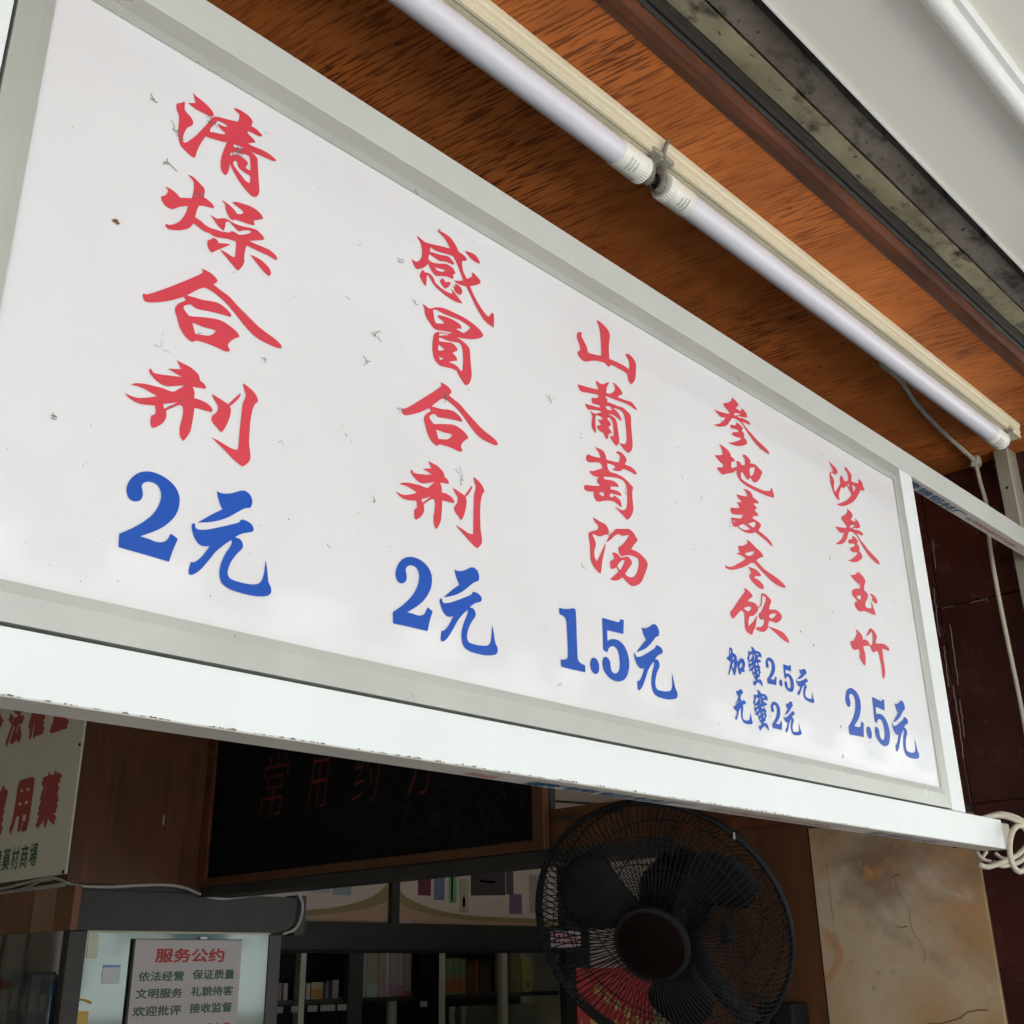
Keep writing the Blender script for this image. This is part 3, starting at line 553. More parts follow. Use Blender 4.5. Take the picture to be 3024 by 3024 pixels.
r|O10378,5705 10429,5708 10501,5698 10571,5682 10604,5656 10613,5620 10657,5616 10688,5601 10680,5575 10614,5553 10600,5508 10597,5466 10660,5493 10720,5519 10728,5549 10716,5586 10736,5600 10783,5610 10818,5596 10838,5580 10906,5601 10916,5646 10916,5681 10877,5703 10883,5735 10927,5747 10986,5739 11029,5720 11048,5693 11023,5662 11084,5679 11155,5685 11214,5666 11274,5647 11300,5632 11261,5577 11210,5510 11154,5460 11103,5433 11056,5430 11022,5452 10986,5464 10965,5435 10939,5415 10911,5427 10870,5456 10838,5487 10806,5473 10791,5432 10796,5392 10843,5379 10932,5372 11046,5370 11162,5372 11281,5382 11362,5397 11431,5422 11455,5449 11469,5481 11493,5455 11515,5405 11520,5369 11505,5353 11430,5336 11310,5326 11153,5321 10999,5321 10872,5328 10778,5350 10724,5383 10704,5423 10704,5466 10659,5440 10625,5412 10539,5380 10461,5345 10400,5319 10371,5317 10324,5340 10281,5362 10302,5380 10377,5404 10415,5420 10424,5457 10372,5470 10311,5493 10255,5526 10333,5545 10429,5583 10432,5627 10416,5667|H11003,5585 11066,5622 11127,5639 11116,5598 11074,5533 11025,5490 11000,5501
r|O10812,5260 10872,5274 10940,5276 10985,5263 11008,5236 11014,5209 11065,5206 11111,5193 11138,5178 11119,5160 11054,5145 11005,5121 11048,5113 11075,5086 11062,5070 11032,5059 11035,5036 11075,5027 11095,5004 11074,4986 11010,4970 10968,4944 10955,4926 11015,4921 11089,4913 11128,4899 11132,4880 11104,4844 11058,4796 11134,4784 11207,4767 11286,4739 11336,4708 11351,4669 11302,4679 11230,4705 11131,4727 11052,4746 10982,4755 10927,4729 10857,4708 10788,4696 10709,4698 10639,4711 10595,4720 10547,4703 10509,4711 10497,4734 10498,4762 10486,4790 10495,4806 10572,4824 10674,4844 10725,4876 10761,4914 10689,4896 10586,4869 10520,4863 10490,4878 10488,4905 10512,4937 10600,4954 10697,4986 10681,5007 10637,5043 10688,5054 10761,5075 10721,5091 10671,5113 10653,5146 10731,5155 10880,5182 10888,5213 10866,5239|H10626,4735 10681,4765 10737,4789 10797,4789 10878,4773 10836,4746 10766,4725 10693,4721|H10840,4824 10916,4859 10996,4891 11018,4881 11001,4845 10947,4806 10901,4813|H10513,4774 10547,4785 10561,4774 10535,4755 10524,4761
r|O10773,4614 10831,4603 10902,4584 10971,4554 11037,4540 11085,4517 11114,4489 11100,4474 11035,4447 10977,4415 10943,4389 10999,4369 11075,4335 11169,4310 11303,4289 11415,4267 11503,4239 11545,4214 11549,4195 11484,4184 11375,4183 11270,4199 11170,4232 11071,4269 10987,4305 10918,4336 10849,4340 10765,4298 10661,4243 10546,4194 10448,4160 10361,4139 10298,4139 10266,4152 10275,4175 10309,4166 10366,4173 10440,4198 10533,4250 10635,4305 10711,4350 10710,4364 10661,4371 10589,4375 10520,4366 10556,4387 10608,4403 10585,4438 10580,4471 10597,4486 10668,4502 10731,4533 10792,4569 10789,4594|H10713,4423 10823,4468 10929,4504 10896,4465 10838,4429 10783,4408 10717,4407|O10748,4267 10812,4273 10886,4276 10958,4263 11006,4240 11010,4222 10992,4207 10915,4193 10851,4159 10924,4157 11002,4136 11042,4111 11049,4074 11032,4058 10972,4053 10887,4071 10811,4101 10766,4137 10757,4164 10778,4184 10811,4207 10783,4234
r|O10612,3982 10665,3980 10720,3967 10767,3942 10788,3917 10759,3898 10711,3871 10673,3834 10736,3845 10808,3846 10856,3828 10888,3808 10858,3757 10790,3701 10743,3677 10683,3660 10654,3620 10637,3563 10643,3536 10713,3587 10780,3646 10839,3709 10829,3676 10801,3596 10778,3551 10725,3495 10703,3450 10660,3444 10598,3458 10563,3499 10561,3572 10571,3631 10572,3676 10520,3702 10455,3652 10392,3602 10344,3564 10311,3569 10291,3597 10290,3633 10348,3674 10430,3756 10521,3842 10626,3938 10630,3961|H10566,3726 10628,3758 10736,3785 10719,3748 10663,3712 10621,3719|O10892,3806 10924,3842 10951,3886 10965,3948 10981,3994 11013,4005 11065,4007 11130,3989 11171,3968 11189,3942 11151,3900 11112,3836 11178,3844 11249,3859 11324,3851 11373,3827 11391,3801 11360,3760 11299,3722 11248,3697 11187,3696 11097,3692 11067,3650 11050,3622 11121,3621 11233,3621 11353,3611 11425,3587 11472,3549 11492,3515 11478,3503 11409,3508 11322,3529 11223,3564 11116,3597 11053,3614 11015,3569 10965,3538 10896,3523 10824,3523 10786,3536 10824,3567 10876,3572 10932,3598 10977,3644 10986,3692 10930,3670 10894,3673 10873,3698 10879,3732 10932,3764 10979,3816 11017,3867 11056,3917 11069,3967 11016,3983 10996,3955 10977,3892 10955,3849 10898,3800|H11100,3749 11143,3781 11256,3816 11251,3793 11198,3753 11149,3732 11105,3733
b|O10215,3213 10241,3215 10263,3192 10265,3160 10307,3154 10334,3132 10333,3091 10351,3076 10387,3112 10432,3132 10471,3121 10493,3084 10479,3046 10458,3013 10473,2978 10443,2980 10405,2970 10379,2935 10355,2946 10338,2987 10327,3055 10307,2993 10284,2943 10265,2909 10244,2916 10230,2951 10211,2994 10184,2949 10151,2897 10136,2898 10153,2943 10181,2994 10205,3051 10176,3057 10147,3066 10123,3087 10162,3098 10186,3123 10195,3177|H10204,3138 10213,3180 10227,3192 10228,3148|H10243,3069 10260,3113 10277,3122 10281,3099|H10224,3013 10250,3047 10267,3062 10273,3034 10260,2985 10236,2992|H10365,3006 10388,3054 10434,3085 10426,3037
b|O10647,3305 10690,3299 10728,3272 10804,3274 10843,3254 10849,3213 10793,3212 10758,3200 10765,3180 10808,3178 10829,3161 10758,3136 10774,3109 10801,3090 10782,3063 10799,3036 10766,3000 10767,2977 10727,2961 10717,2939 10768,2956 10805,2924 10814,2871 10788,2885 10759,2904 10718,2910 10670,2878 10639,2853 10617,2875 10617,2905 10654,2911 10674,2932 10651,2952 10625,2983 10616,3023 10578,3013 10547,3017 10593,3042 10563,3049 10554,3089 10585,3118 10559,3119 10544,3152 10571,3187 10575,3241 10611,3239 10662,3257 10655,3280|H10603,3193 10633,3213 10663,3203 10624,3160 10577,3128|H10728,3242 10766,3243 10788,3235 10763,3224|H10678,3227 10707,3211 10697,3156 10681,3153 10687,3190|H10571,3095 10607,3122 10646,3135 10603,3100|H10578,3046 10621,3083 10645,3099 10629,3066|H10700,3111 10720,3136 10745,3125 10748,3111 10720,3103|H10632,3025 10666,3070 10670,3032 10644,3004|H10707,3062 10736,3076 10746,3068 10731,3048|H10718,3004 10729,3036 10756,3038 10746,3009|H10650,2978 10658,2994 10679,2992 10670,2970
b|O10920,3142 10921,3164 10933,3194 10954,3220 10980,3236 11011,3244 11043,3242 11073,3232 11098,3214 11112,3188 11116,3160 11111,3129 11098,3100 11074,3065 11040,3032 10989,2994 11019,2995 11044,2994 11062,2998 11077,3006 11088,3021 11094,3037 11099,3041 11125,3030 11111,2986 11101,2938 11026,2936 10918,2931 10915,2978 10956,3012 10991,3048 11021,3085 11038,3122 11045,3157 11042,3181 11029,3199 11009,3205 10988,3200 10974,3186 10971,3174 10975,3163 10979,3145 10974,3125 10958,3113 10940,3111 10927,3122
b|O11170,2983 11180,3008 11199,3020 11222,3020 11236,3002 11238,2979 11230,2956 11211,2943 11191,2942 11174,2955
b|O11301,3218 11349,3217 11421,3215 11435,3222 11443,3234 11469,3232 11459,3158 11396,3159 11333,3160 11332,3104 11356,3117 11387,3122 11423,3118 11458,3099 11482,3068 11493,3029 11489,2991 11474,2952 11448,2925 11411,2911 11370,2910 11330,2922 11299,2945 11285,2973 11287,2999 11298,3017 11313,3022 11333,3015 11344,3000 11346,2977 11351,2957 11368,2948 11388,2949 11407,2964 11417,2989 11419,3023 11413,3056 11397,3077 11371,3084 11348,3076 11334,3062 11325,3046 11297,3055 11298,3125
b|O11648,3221 11659,3216 11682,3215 11712,3222 11738,3233 11760,3242 11782,3241 11800,3229 11811,3210 11808,3191 11800,3182 11777,3175 11744,3154 11708,3130 11668,3111 11625,3097 11575,3087 11602,3106 11640,3132 11679,3154 11664,3174 11654,3198|O11552,3064 11552,3076 11559,3083 11565,3078 11567,3068 11581,3063 11620,3069 11674,3086 11729,3106 11755,3117 11762,3126 11773,3131 11796,3127 11817,3117 11825,3104 11819,3092 11784,3082 11762,3072 11742,3058 11763,3056 11776,3045 11781,3030 11774,3016 11750,2990 11729,2959 11720,2927 11726,2909 11742,2900 11784,2895 11822,2894 11856,2898 11875,2913 11883,2936 11887,2965 11889,2992 11896,2966 11903,2932 11908,2910 11919,2896 11922,2877 11913,2864 11890,2857 11844,2853 11794,2856 11741,2863 11707,2876 11690,2895 11684,2922 11689,2954 11704,2990 11724,3021 11730,3038 11726,3045 11694,3022 11663,2994 11634,2956 11601,2917 11578,2900 11564,2895 11556,2898 11554,2911 11560,2941 11577,2944 11604,2967 11635,3009 11604,3005 11585,3012 11565,3032
b|O10256,2740 10308,2751 10348,2777 10382,2765 10396,2742 10347,2708 10332,2677 10347,2645 10395,2661 10432,2650 10424,2623 10366,2608 10370,2572 10348,2501 10346,2455 10379,2443 10441,2449 10481,2474 10502,2540 10515,2496 10530,2436 10506,2417 10434,2408 10364,2413 10324,2447 10317,2497 10330,2572 10295,2544 10254,2476 10215,2418 10197,2429 10201,2455 10223,2472 10240,2516 10203,2531 10172,2554 10209,2571 10299,2633 10290,2637 10206,2582 10247,2622 10290,2668 10294,2691 10272,2711
b|O10684,2825 10727,2818 10765,2792 10841,2794 10880,2774 10885,2732 10829,2731 10794,2719 10801,2699 10844,2698 10865,2680 10793,2655 10810,2628 10836,2609 10817,2581 10833,2554 10800,2519 10801,2495 10761,2479 10751,2457 10802,2474 10839,2442 10847,2388 10821,2403 10792,2422 10751,2427 10703,2396 10672,2370 10650,2393 10650,2422 10688,2429 10707,2450 10685,2470 10659,2501 10650,2541 10612,2531 10581,2535 10627,2561 10597,2567 10589,2607 10620,2637 10594,2638 10579,2671 10606,2706 10611,2761 10647,2758 10698,2777 10692,2800|H10639,2712 10669,2732 10699,2723 10659,2680 10611,2647|H10765,2762 10803,2763 10825,2755 10799,2744|H10714,2746 10743,2731 10733,2675 10716,2672 10723,2709|H10605,2613 10642,2641 10681,2654 10638,2619|H10612,2564 10656,2601 10680,2617 10663,2585|H10735,2630 10756,2655 10781,2644 10783,2629 10755,2622|H10666,2544 10701,2588 10705,2550 10678,2522|H10742,2580 10771,2594 10781,2587 10766,2567|H10753,2523 10764,2554 10791,2556 10780,2527|H10684,2496 10692,2512 10713,2510 10704,2488
b|O10933,2642 10934,2664 10944,2693 10965,2719 10991,2734 11021,2740 11053,2738 11083,2727 11108,2708 11123,2683 11127,2655 11123,2624 11111,2596 11087,2561 11054,2530 11004,2494 11035,2494 11060,2492 11078,2495 11092,2503 11103,2517 11109,2533 11113,2537 11139,2526 11127,2482 11118,2435 11043,2435 10936,2434 10931,2480 10972,2513 11006,2547 11034,2583 11051,2619 11057,2653 11054,2678 11040,2696 11020,2702 10999,2697 10986,2684 10983,2672 10988,2661 10992,2643 10987,2624 10972,2613 10954,2611 10940,2622
b|O11261,2756 11272,2752 11293,2756 11320,2767 11343,2782 11363,2795 11383,2797 11401,2789 11412,2771 11411,2752 11405,2741 11384,2731 11356,2705 11324,2675 11289,2650 11250,2629 11205,2610 11229,2634 11262,2665 11295,2694 11280,2712 11268,2734|O11186,2584 11186,2596 11191,2604 11197,2600 11200,2590 11213,2587 11249,2600 11297,2626 11346,2655 11369,2670 11374,2680 11384,2687 11406,2686 11426,2680 11434,2668 11430,2655 11399,2639 11379,2626 11362,2609 11382,2610 11395,2602 11400,2587 11395,2572 11375,2543 11359,2509 11354,2475 11361,2458 11376,2452 11415,2453 11450,2459 11482,2469 11497,2486 11503,2510 11504,2540 11503,2568 11513,2543 11522,2510 11529,2489 11540,2476 11544,2458 11537,2444 11517,2433 11474,2422 11428,2416 11378,2415 11346,2422 11329,2439 11321,2465 11322,2497 11333,2535 11349,2570 11353,2587 11349,2594 11321,2565 11295,2532 11271,2489 11245,2446 11225,2425 11213,2418 11205,2420 11202,2432 11205,2463 11220,2469 11243,2496 11267,2543 11239,2534 11222,2537 11202,2554
r|O13091,6354 13147,6338 13221,6319 13279,6294 13297,6264 13277,6226 13227,6199 13175,6190 13134,6197 13091,6180 13101,6148 13145,6122 13168,6087 13145,6021 13129,5959 13146,5925 13176,5934 13235,5998 13319,6078 13336,6119 13329,6148 13359,6196 13377,6237 13421,6227 13451,6201 13463,6175 13529,6193 13584,6222 13593,6296 13575,6343 13532,6361 13532,6419 13578,6412 13638,6386 13690,6359 13703,6322 13680,6275 13676,6234 13757,6243 13876,6267 13902,6307 13880,6325 13941,6339 13997,6324 14013,6285 14018,6257 14050,6235 14037,6203 13975,6184 13927,6176 13855,6104 13753,6003 13641,5915 13529,5851 13413,5795 13302,5753 13213,5737 13128,5736 13220,5768 13350,5831 13468,5896 13557,5961 13623,6016 13584,6064 13535,6100 13507,6119 13466,6087 13412,6047 13376,6048 13347,6048 13284,5966 13247,5905 13243,5857 13251,5833 13228,5815 13178,5827 13119,5871 13073,5942 13051,6028 13049,6104 13061,6170 13099,6196 13154,6221 13173,6241 13135,6287|H13536,6134 13573,6165 13594,6157 13578,6121 13554,6118|H13681,6180 13726,6181 13783,6171 13750,6133 13690,6075 13687,6118
r|O13428,5758 13484,5747 13540,5727 13570,5702 13566,5676 13530,5650 13496,5611 13554,5608 13617,5609 13630,5659 13650,5667 13692,5649 13736,5618 13745,5573 13727,5552 13669,5533 13615,5514 13571,5510 13510,5485 13568,5486 13643,5501 13717,5507 13776,5504 13802,5476 13789,5457 13747,5448 13688,5448 13613,5440 13666,5399 13727,5359 13797,5327 13888,5282 13995,5242 14097,5210 14169,5178 14192,5148 14173,5128 14101,5130 14012,5145 13911,5177 13821,5228 13740,5288 13681,5340 13628,5389 13566,5418 13495,5426 13437,5421 13391,5400 13358,5359 13315,5299 13257,5234 13189,5191 13101,5150 13023,5131 12965,5129 13026,5156 13100,5202 13177,5264 13226,5321 13251,5358 13185,5334 13135,5327 13075,5349 13014,5387 13087,5394 13173,5411 13336,5447 13344,5482 13304,5503 13250,5529 13228,5551 13235,5578 13303,5615 13380,5665 13429,5713|H13438,5489 13463,5514 13516,5538 13576,5552 13598,5547 13527,5510 13465,5479|O13466,5372 13510,5374 13567,5364 13609,5349 13620,5321 13578,5280 13620,5267 13640,5227 13620,5187 13658,5170 13681,5147 13687,5112 13639,5077 13560,5028 13462,4990 13374,4969 13302,4963 13242,4960 13334,4996 13426,5048 13520,5108 13561,5151 13502,5141 13421,5125 13365,5129 13364,5153 13393,5182 13460,5207 13510,5235 13503,5258 13452,5254 13363,5229 13329,5242 13356,5287 13415,5303 13464,5325 13475,5354
r|O13261,4774 13320,4773 13430,4816 13487,4858 13547,4852 13618,4829 13671,4798 13673,4763 13633,4714 13609,4669 13604,4625 13666,4611 13697,4583 13677,4539 13624,4485 13578,4432 13576,4397 13620,4387 13699,4396 13755,4416 13758,4467 13753,4517 13789,4466 13814,4416 13835,4366 13833,4330 13788,4323 13695,4325 13603,4327 13509,4319 13410,4290 13345,4297 13292,4324 13272,4362 13296,4396 13362,4420 13324,4446 13263,4467 13242,4501 13261,4548 13315,4579 13389,4604 13486,4626 13499,4660 13480,4691 13406,4697 13324,4729|H13357,4484 13426,4517 13490,4527 13475,4487 13438,4461 13382,4467|O13746,4590 13777,4617 13841,4623 13906,4602 13944,4566 13948,4532 13911,4508 13849,4510 13800,4531 13789,4548 13823,4571 13793,4593
r|O13207,4012 13267,4002 13332,3979 13378,3944 13371,3905 13435,3919 13498,3915 13539,3891 13552,3863 13604,3877 13632,3920 13658,3982 13666,4040 13633,4068 13575,4018 13522,3988 13476,3969 13538,4031 13604,4095 13653,4111 13725,4088 13771,4048 13778,4013 13737,3956 13731,3921 13831,3940 13944,3957 14026,3950 14089,3933 14095,3897 14074,3883 13981,3885 13878,3874 13888,3823 13883,3721 13889,3630 13875,3539 13838,3485 13811,3449 13785,3473 13786,3532 13792,3637 13778,3730 13766,3800 13727,3824 13648,3789 13606,3783 13574,3813 13545,3854 13460,3838 13357,3811 13361,3766 13382,3726 13373,3650 13342,3554 13297,3562 13246,3604 13213,3641 13238,3704 13223,3750 13164,3733 13105,3717 13047,3731 13020,3773 13021,3820 13102,3837 13168,3895 13228,3958
b|O12694,2995 12698,3038 12721,3096 12763,3145 12814,3175 12874,3189 12936,3185 12994,3166 13041,3130 13068,3081 13074,3026 13064,2967 13038,2912 12990,2844 12923,2782 12824,2710 12883,2712 12931,2709 12967,2715 12996,2731 13017,2759 13029,2790 13039,2798 13088,2777 13061,2691 13040,2600 12895,2597 12686,2590 12680,2681 12761,2746 12830,2814 12888,2885 12923,2955 12938,3021 12933,3069 12907,3103 12870,3114 12828,3105 12801,3079 12794,3055 12803,3034 12810,3000 12799,2963 12769,2940 12733,2936 12708,2957
b|O13137,2697 13160,2740 13195,2755 13237,2747 13262,2707 13262,2662 13244,2621 13208,2602 13171,2608 13141,2641
b|O13410,3159 13504,3153 13644,3141 13671,3153 13687,3175 13738,3169 13712,3029 13589,3037 13468,3043 13462,2937 13509,2959 13570,2966 13639,2956 13705,2916 13748,2855 13766,2778 13756,2706 13722,2632 13670,2584 13597,2560 13517,2562 13442,2589 13384,2635 13359,2690 13365,2741 13387,2774 13417,2782 13455,2767 13476,2737 13477,2692 13485,2655 13517,2635 13557,2635 13595,2662 13616,2709 13623,2773 13613,2837 13584,2880 13536,2895 13489,2882 13461,2857 13443,2827 13388,2848 13398,2980
b|O14023,3177 14043,3168 14083,3171 14136,3189 14181,3214 14221,3236 14259,3237 14293,3218 14312,3181 14308,3144 14295,3124 14255,3108 14197,3061 14135,3009 14066,2966 13990,2931 13902,2902 13949,2945 14015,3001 14082,3051 14055,3088 14035,3132|O13863,2854 13863,2878 13874,2892 13885,2884 13890,2864 13914,2856 13983,2875 14078,2918 14173,2966 14219,2991 14230,3010 14250,3022 14292,3018 14329,3002 14344,2977 14334,2952 14274,2927 14235,2904 14200,2875 14238,2873 14262,2854 14270,2825 14260,2797 14218,2743 14184,2679 14170,2615 14181,2581 14210,2567 14284,2562 14352,2567 14413,2581 14444,2612 14457,2658 14462,2716 14464,2770 14479,2720 14493,2654 14504,2613 14524,2587 14531,2551 14516,2524 14476,2506 14394,2491 14306,2488 14211,2494 14149,2513 14119,2548 14106,2600 14113,2662 14138,2736 14171,2800 14181,2833 14173,2847 14118,2795 14065,2736 14015,2656 13960,2577 13920,2539 13896,2527 13881,2531 13876,2557 13885,2615 13916,2625 13961,2673 14013,2760 13959,2748 13925,2758 13889,2794
'''
# ------------------------------------------------------------------ palette
K = 2.15 / 2.03
X1 = 1.5856 * K            # side face carrying the health notice
Y1 = 3.33 * K              # front face of the wooden column
XW = 2.15                  # right-hand side wall of the stall
Y2 = 4.554                 # back cabinets
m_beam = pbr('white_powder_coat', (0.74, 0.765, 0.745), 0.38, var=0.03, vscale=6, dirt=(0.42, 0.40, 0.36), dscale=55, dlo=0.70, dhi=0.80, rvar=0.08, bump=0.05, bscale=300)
m_topbeam = pbr('white_coat_shaded', (0.51, 0.52, 0.48), 0.40, var=0.03, vscale=6, dirt=(0.36, 0.34, 0.29), dscale=55, dlo=0.70, dhi=0.80, rvar=0.08, bump=0.05, bscale=300)  # the white coat again, darkened: the top beam's shade is in its colour
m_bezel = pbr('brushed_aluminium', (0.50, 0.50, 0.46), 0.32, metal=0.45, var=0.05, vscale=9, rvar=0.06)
m_panel = acrylic()
m_film = pbr('protective_film', (0.62, 0.56, 0.47), 0.5, var=0.05, vscale=12, dirt=(0.35, 0.30, 0.24), dscale=70, dlo=0.66, dhi=0.78)
m_red = pbr('red_vinyl', (0.60, 0.040, 0.062), 0.22, var=0.05, vscale=12, dirt=(0.30, 0.02, 0.03), dscale=120, dlo=0.72, dhi=0.80)
m_blue = pbr('blue_vinyl', (0.003, 0.068, 0.40), 0.22, var=0.05, vscale=12, spec=0.35)
m_dark = pbr('dark_gap', (0.012, 0.011, 0.010), 0.9)
m_ply = wood('plywood_stained', (0.50, 0.140, 0.030), (0.64, 0.190, 0.042), angle=-80, scale=260, grain=0.85, rough=0.5, spec=0.2)
m_trim = wood('maroon_wood', (0.075, 0.026, 0.012), (0.16, 0.052, 0.022), angle=0, scale=60, grain=0.35, rough=0.45, spec=0.25)
m_mould = pbr('black_moulding', (0.015, 0.012, 0.008), 0.5, var=0.3, vscale=20, stretch=(0.2, 1, 1))
m_conc = grimy('stained_concrete', (0.36, 0.31, 0.18), (0.20, 0.16, 0.09), (0.040, 0.028, 0.018), (0.6, 1, 1))
m_conc2 = grimy('stained_concrete_brown', (0.21, 0.175, 0.135), (0.11, 0.085, 0.06), (0.04, 0.028, 0.02), (0.6, 1, 1))
m_canopy = pbr('cream_panel', (0.82, 0.775, 0.67), 0.45, var=0.03, vscale=2.5, dirt=(0.40, 0.36, 0.28), dscale=140, dlo=0.73, dhi=0.80)
m_pvc = pbr('white_pvc', (0.74, 0.735, 0.68), 0.28, var=0.03, vscale=8, dirt=(0.35, 0.32, 0.25), dscale=90, dlo=0.72, dhi=0.80)
m_tube = pbr('frosted_tube', (0.66, 0.64, 0.665), 0.30, var=0.03, vscale=10, dirt=(0.33, 0.31, 0.32), dscale=110, dlo=0.66, dhi=0.82)
m_cap = pbr('cream_plastic', (0.78, 0.76, 0.66), 0.35, dirt=(0.40, 0.37, 0.28), dscale=150, dlo=0.68, dhi=0.80)
m_batten = pbr('cream_enamel', (0.66, 0.60, 0.42), 0.36, var=0.04, vscale=9, dirt=(0.34, 0.31, 0.20), dscale=80, dlo=0.68, dhi=0.80)
m_socket = pbr('grimy_socket', (0.20, 0.17, 0.13), 0.55, var=0.3, vscale=90, dirt=(0.06, 0.045, 0.035), dscale=160, dlo=0.5, dhi=0.7)
m_grey_ink = pbr('grey_ink', (0.30, 0.29, 0.25), 0.6)
m_dust = pbr('dust', (0.22, 0.21, 0.19), 0.95)
m_rust = pbr('rust_spot', (0.16, 0.06, 0.02), 0.9)
m_cord = pbr('dirty_cord', (0.50, 0.45, 0.35), 0.6, var=0.12, vscale=40, dirt=(0.20, 0.16, 0.11), dscale=120, dlo=0.60, dhi=0.72)
m_cord_w = pbr('grey_cord', (0.42, 0.41, 0.39), 0.5, var=0.1, vscale=30)
m_tile = pbr('maroon_tile', (0.050, 0.013, 0.010), 0.24, var=0.35, vscale=7, dirt=(0.15, 0.10, 0.085), dscale=60, dlo=0.71, dhi=0.82, rvar=0.1)
m_post = pbr('old_aluminium', (0.42, 0.40, 0.31), 0.45, metal=0.35, var=0.08, vscale=15, dirt=(0.20, 0.17, 0.11), dscale=60, dlo=0.64, dhi=0.80)
m_marble = stone('yellow_marble')
m_wall_wood = wood('brown_veneer', (0.085, 0.030, 0.009), (0.135, 0.050, 0.015), angle=0, scale=60, grain=0.25, rough=0.5, plane='z')
m_orange_wood = wood('orange_veneer', (0.15, 0.055, 0.014), (0.21, 0.080, 0.022), angle=0, scale=50, grain=0.2, rough=0.45, plane='z', knots=False)
m_frame_wood = wood('frame_wood', (0.075, 0.027, 0.008), (0.11, 0.040, 0.012), angle=0, scale=50, grain=0.2, rough=0.5, plane='z', knots=False)
m_pink_wood = wood('pale_veneer', (0.27, 0.15, 0.085), (0.33, 0.19, 0.11), angle=0, scale=50, grain=0.15, rough=0.45, plane='z', knots=False)
m_black = pbr('black_lacquer', (0.004, 0.004, 0.0045), 0.6, spec=0.15)
m_carve = pbr('grey_engraving', (0.009, 0.0092, 0.010), 0.8, spec=0.15)
m_dkgrey = pbr('dark_laminate', (0.026, 0.026, 0.022), 0.5, var=0.15, vscale=12)
m_notice = pbr('pink_grey_board', (0.50, 0.45, 0.44), 0.35, var=0.02, vscale=4)
m_health = pbr('cream_board', (0.74, 0.72, 0.60), 0.4, var=0.03, vscale=3)
m_hred = pbr('sign_red', (0.40, 0.035, 0.022), 0.45)
m_dkred = pbr('faded_red_paint', (0.13, 0.020, 0.015), 0.6, spec=0.2)
m_green = pbr('sign_green', (0.03, 0.13, 0.06), 0.5)
m_print_blue = pbr('print_blue', (0.03, 0.10, 0.20), 0.6)
m_print_red = pbr('print_red', (0.52, 0.20, 0.17), 0.6)
m_mirror = pbr('green_mirror', (0.11, 0.13, 0.12), 0.06, metal=1.0)
m_glass = glass('cabinet_glass')
m_fan = pbr('black_enamel', (0.011, 0.011, 0.012), 0.6, spec=0.2)
m_blade = pbr('black_blade', (0.008, 0.008, 0.009), 0.6, spec=0.2)
m_hub = pbr('dark_red_hub', (0.006, 0.002, 0.0015), 0.4, spec=0.2)
m_plaster = pbr('interior_plaster', (0.60, 0.55, 0.46), 0.8, var=0.06, vscale=2)
m_outer = pbr('outer_plaster', (0.58, 0.55, 0.50), 0.8, var=0.05, vscale=1.2)
m_cream_print = pbr('cream_poster', (0.50, 0.42, 0.34), 0.4, var=0.03, vscale=2)
m_tan_print = pbr('tan_poster', (0.42, 0.27, 0.17), 0.4)
m_swoosh = pbr('khaki_print', (0.25, 0.19, 0.08), 0.4)
m_lightmull = pbr('pale_mullion', (0.42, 0.40, 0.32), 0.4)

# ------------------------------------------------------------------ setting
def struct(name, a, b, mat):
    return tag(box(name, a, b, mat), kind='structure')
ground = struct('ground', (-150, -150, -0.45), (150, 150, -0.16), pbr('street_concrete', (0.58, 0.57, 0.55), 0.85, var=0.1, vscale=0.6))
struct('pavement', (-60, -2.6, -0.155), (60, 12, 0.0), pbr('paving', (0.48, 0.465, 0.43), 0.8, var=0.1, vscale=4))
struct('pavement_far', (-60, -16, -0.155), (60, -10.2, 0.0), MATS['paving'])
struct('shop_floor', (-1.45, 0.98, 0.004), (9.0, 5.0, 0.03), pbr('shop_tiles', (0.48, 0.44, 0.38), 0.3))
struct('wall_left', (-1.6, 0.45, 0.0), (-1.5, 5.0, 3.2), m_plaster)
struct('wall_back', (-1.5, Y2 + 0.30, 0.0), (9.0, 5.0, 3.2), m_plaster)
struct('wall_far_right', (9.0, 0.5, 0.0), (9.1, 5.0, 3.2), m_plaster)
struct('ceiling', (-1.6, 1.10, 3.0), (9.1, 5.0, 3.2), m_plaster)
struct('shop_front_left', (-30, 0.5, 0.0), (-1.6, 0.8, 3.2), m_outer)
struct('shop_front_right', (5.2, 0.5, 0.0), (30, 1.1, 3.2), m_outer)  # unseen wall, brought in to narrow the opening and dim the shop
struct('unseen_light_baffle', (2.62, 0.5, 2.25), (5.2, 1.1, 3.2), m_outer)  # unseen piece added to cut the light on the back cabinets
struct('unseen_sun_block', (-30, -1.15, 3.21), (30, 8, 4.6), m_outer)  # unseen mass that blocks sky and sun; kept low so sun reaches the street
struct('dark_void_infill', (-30, -1.15, Z0 + 1.07), (30, 1.09, 3.2), m_dark)  # near-black colour stands for the unlit void above the overhead gap

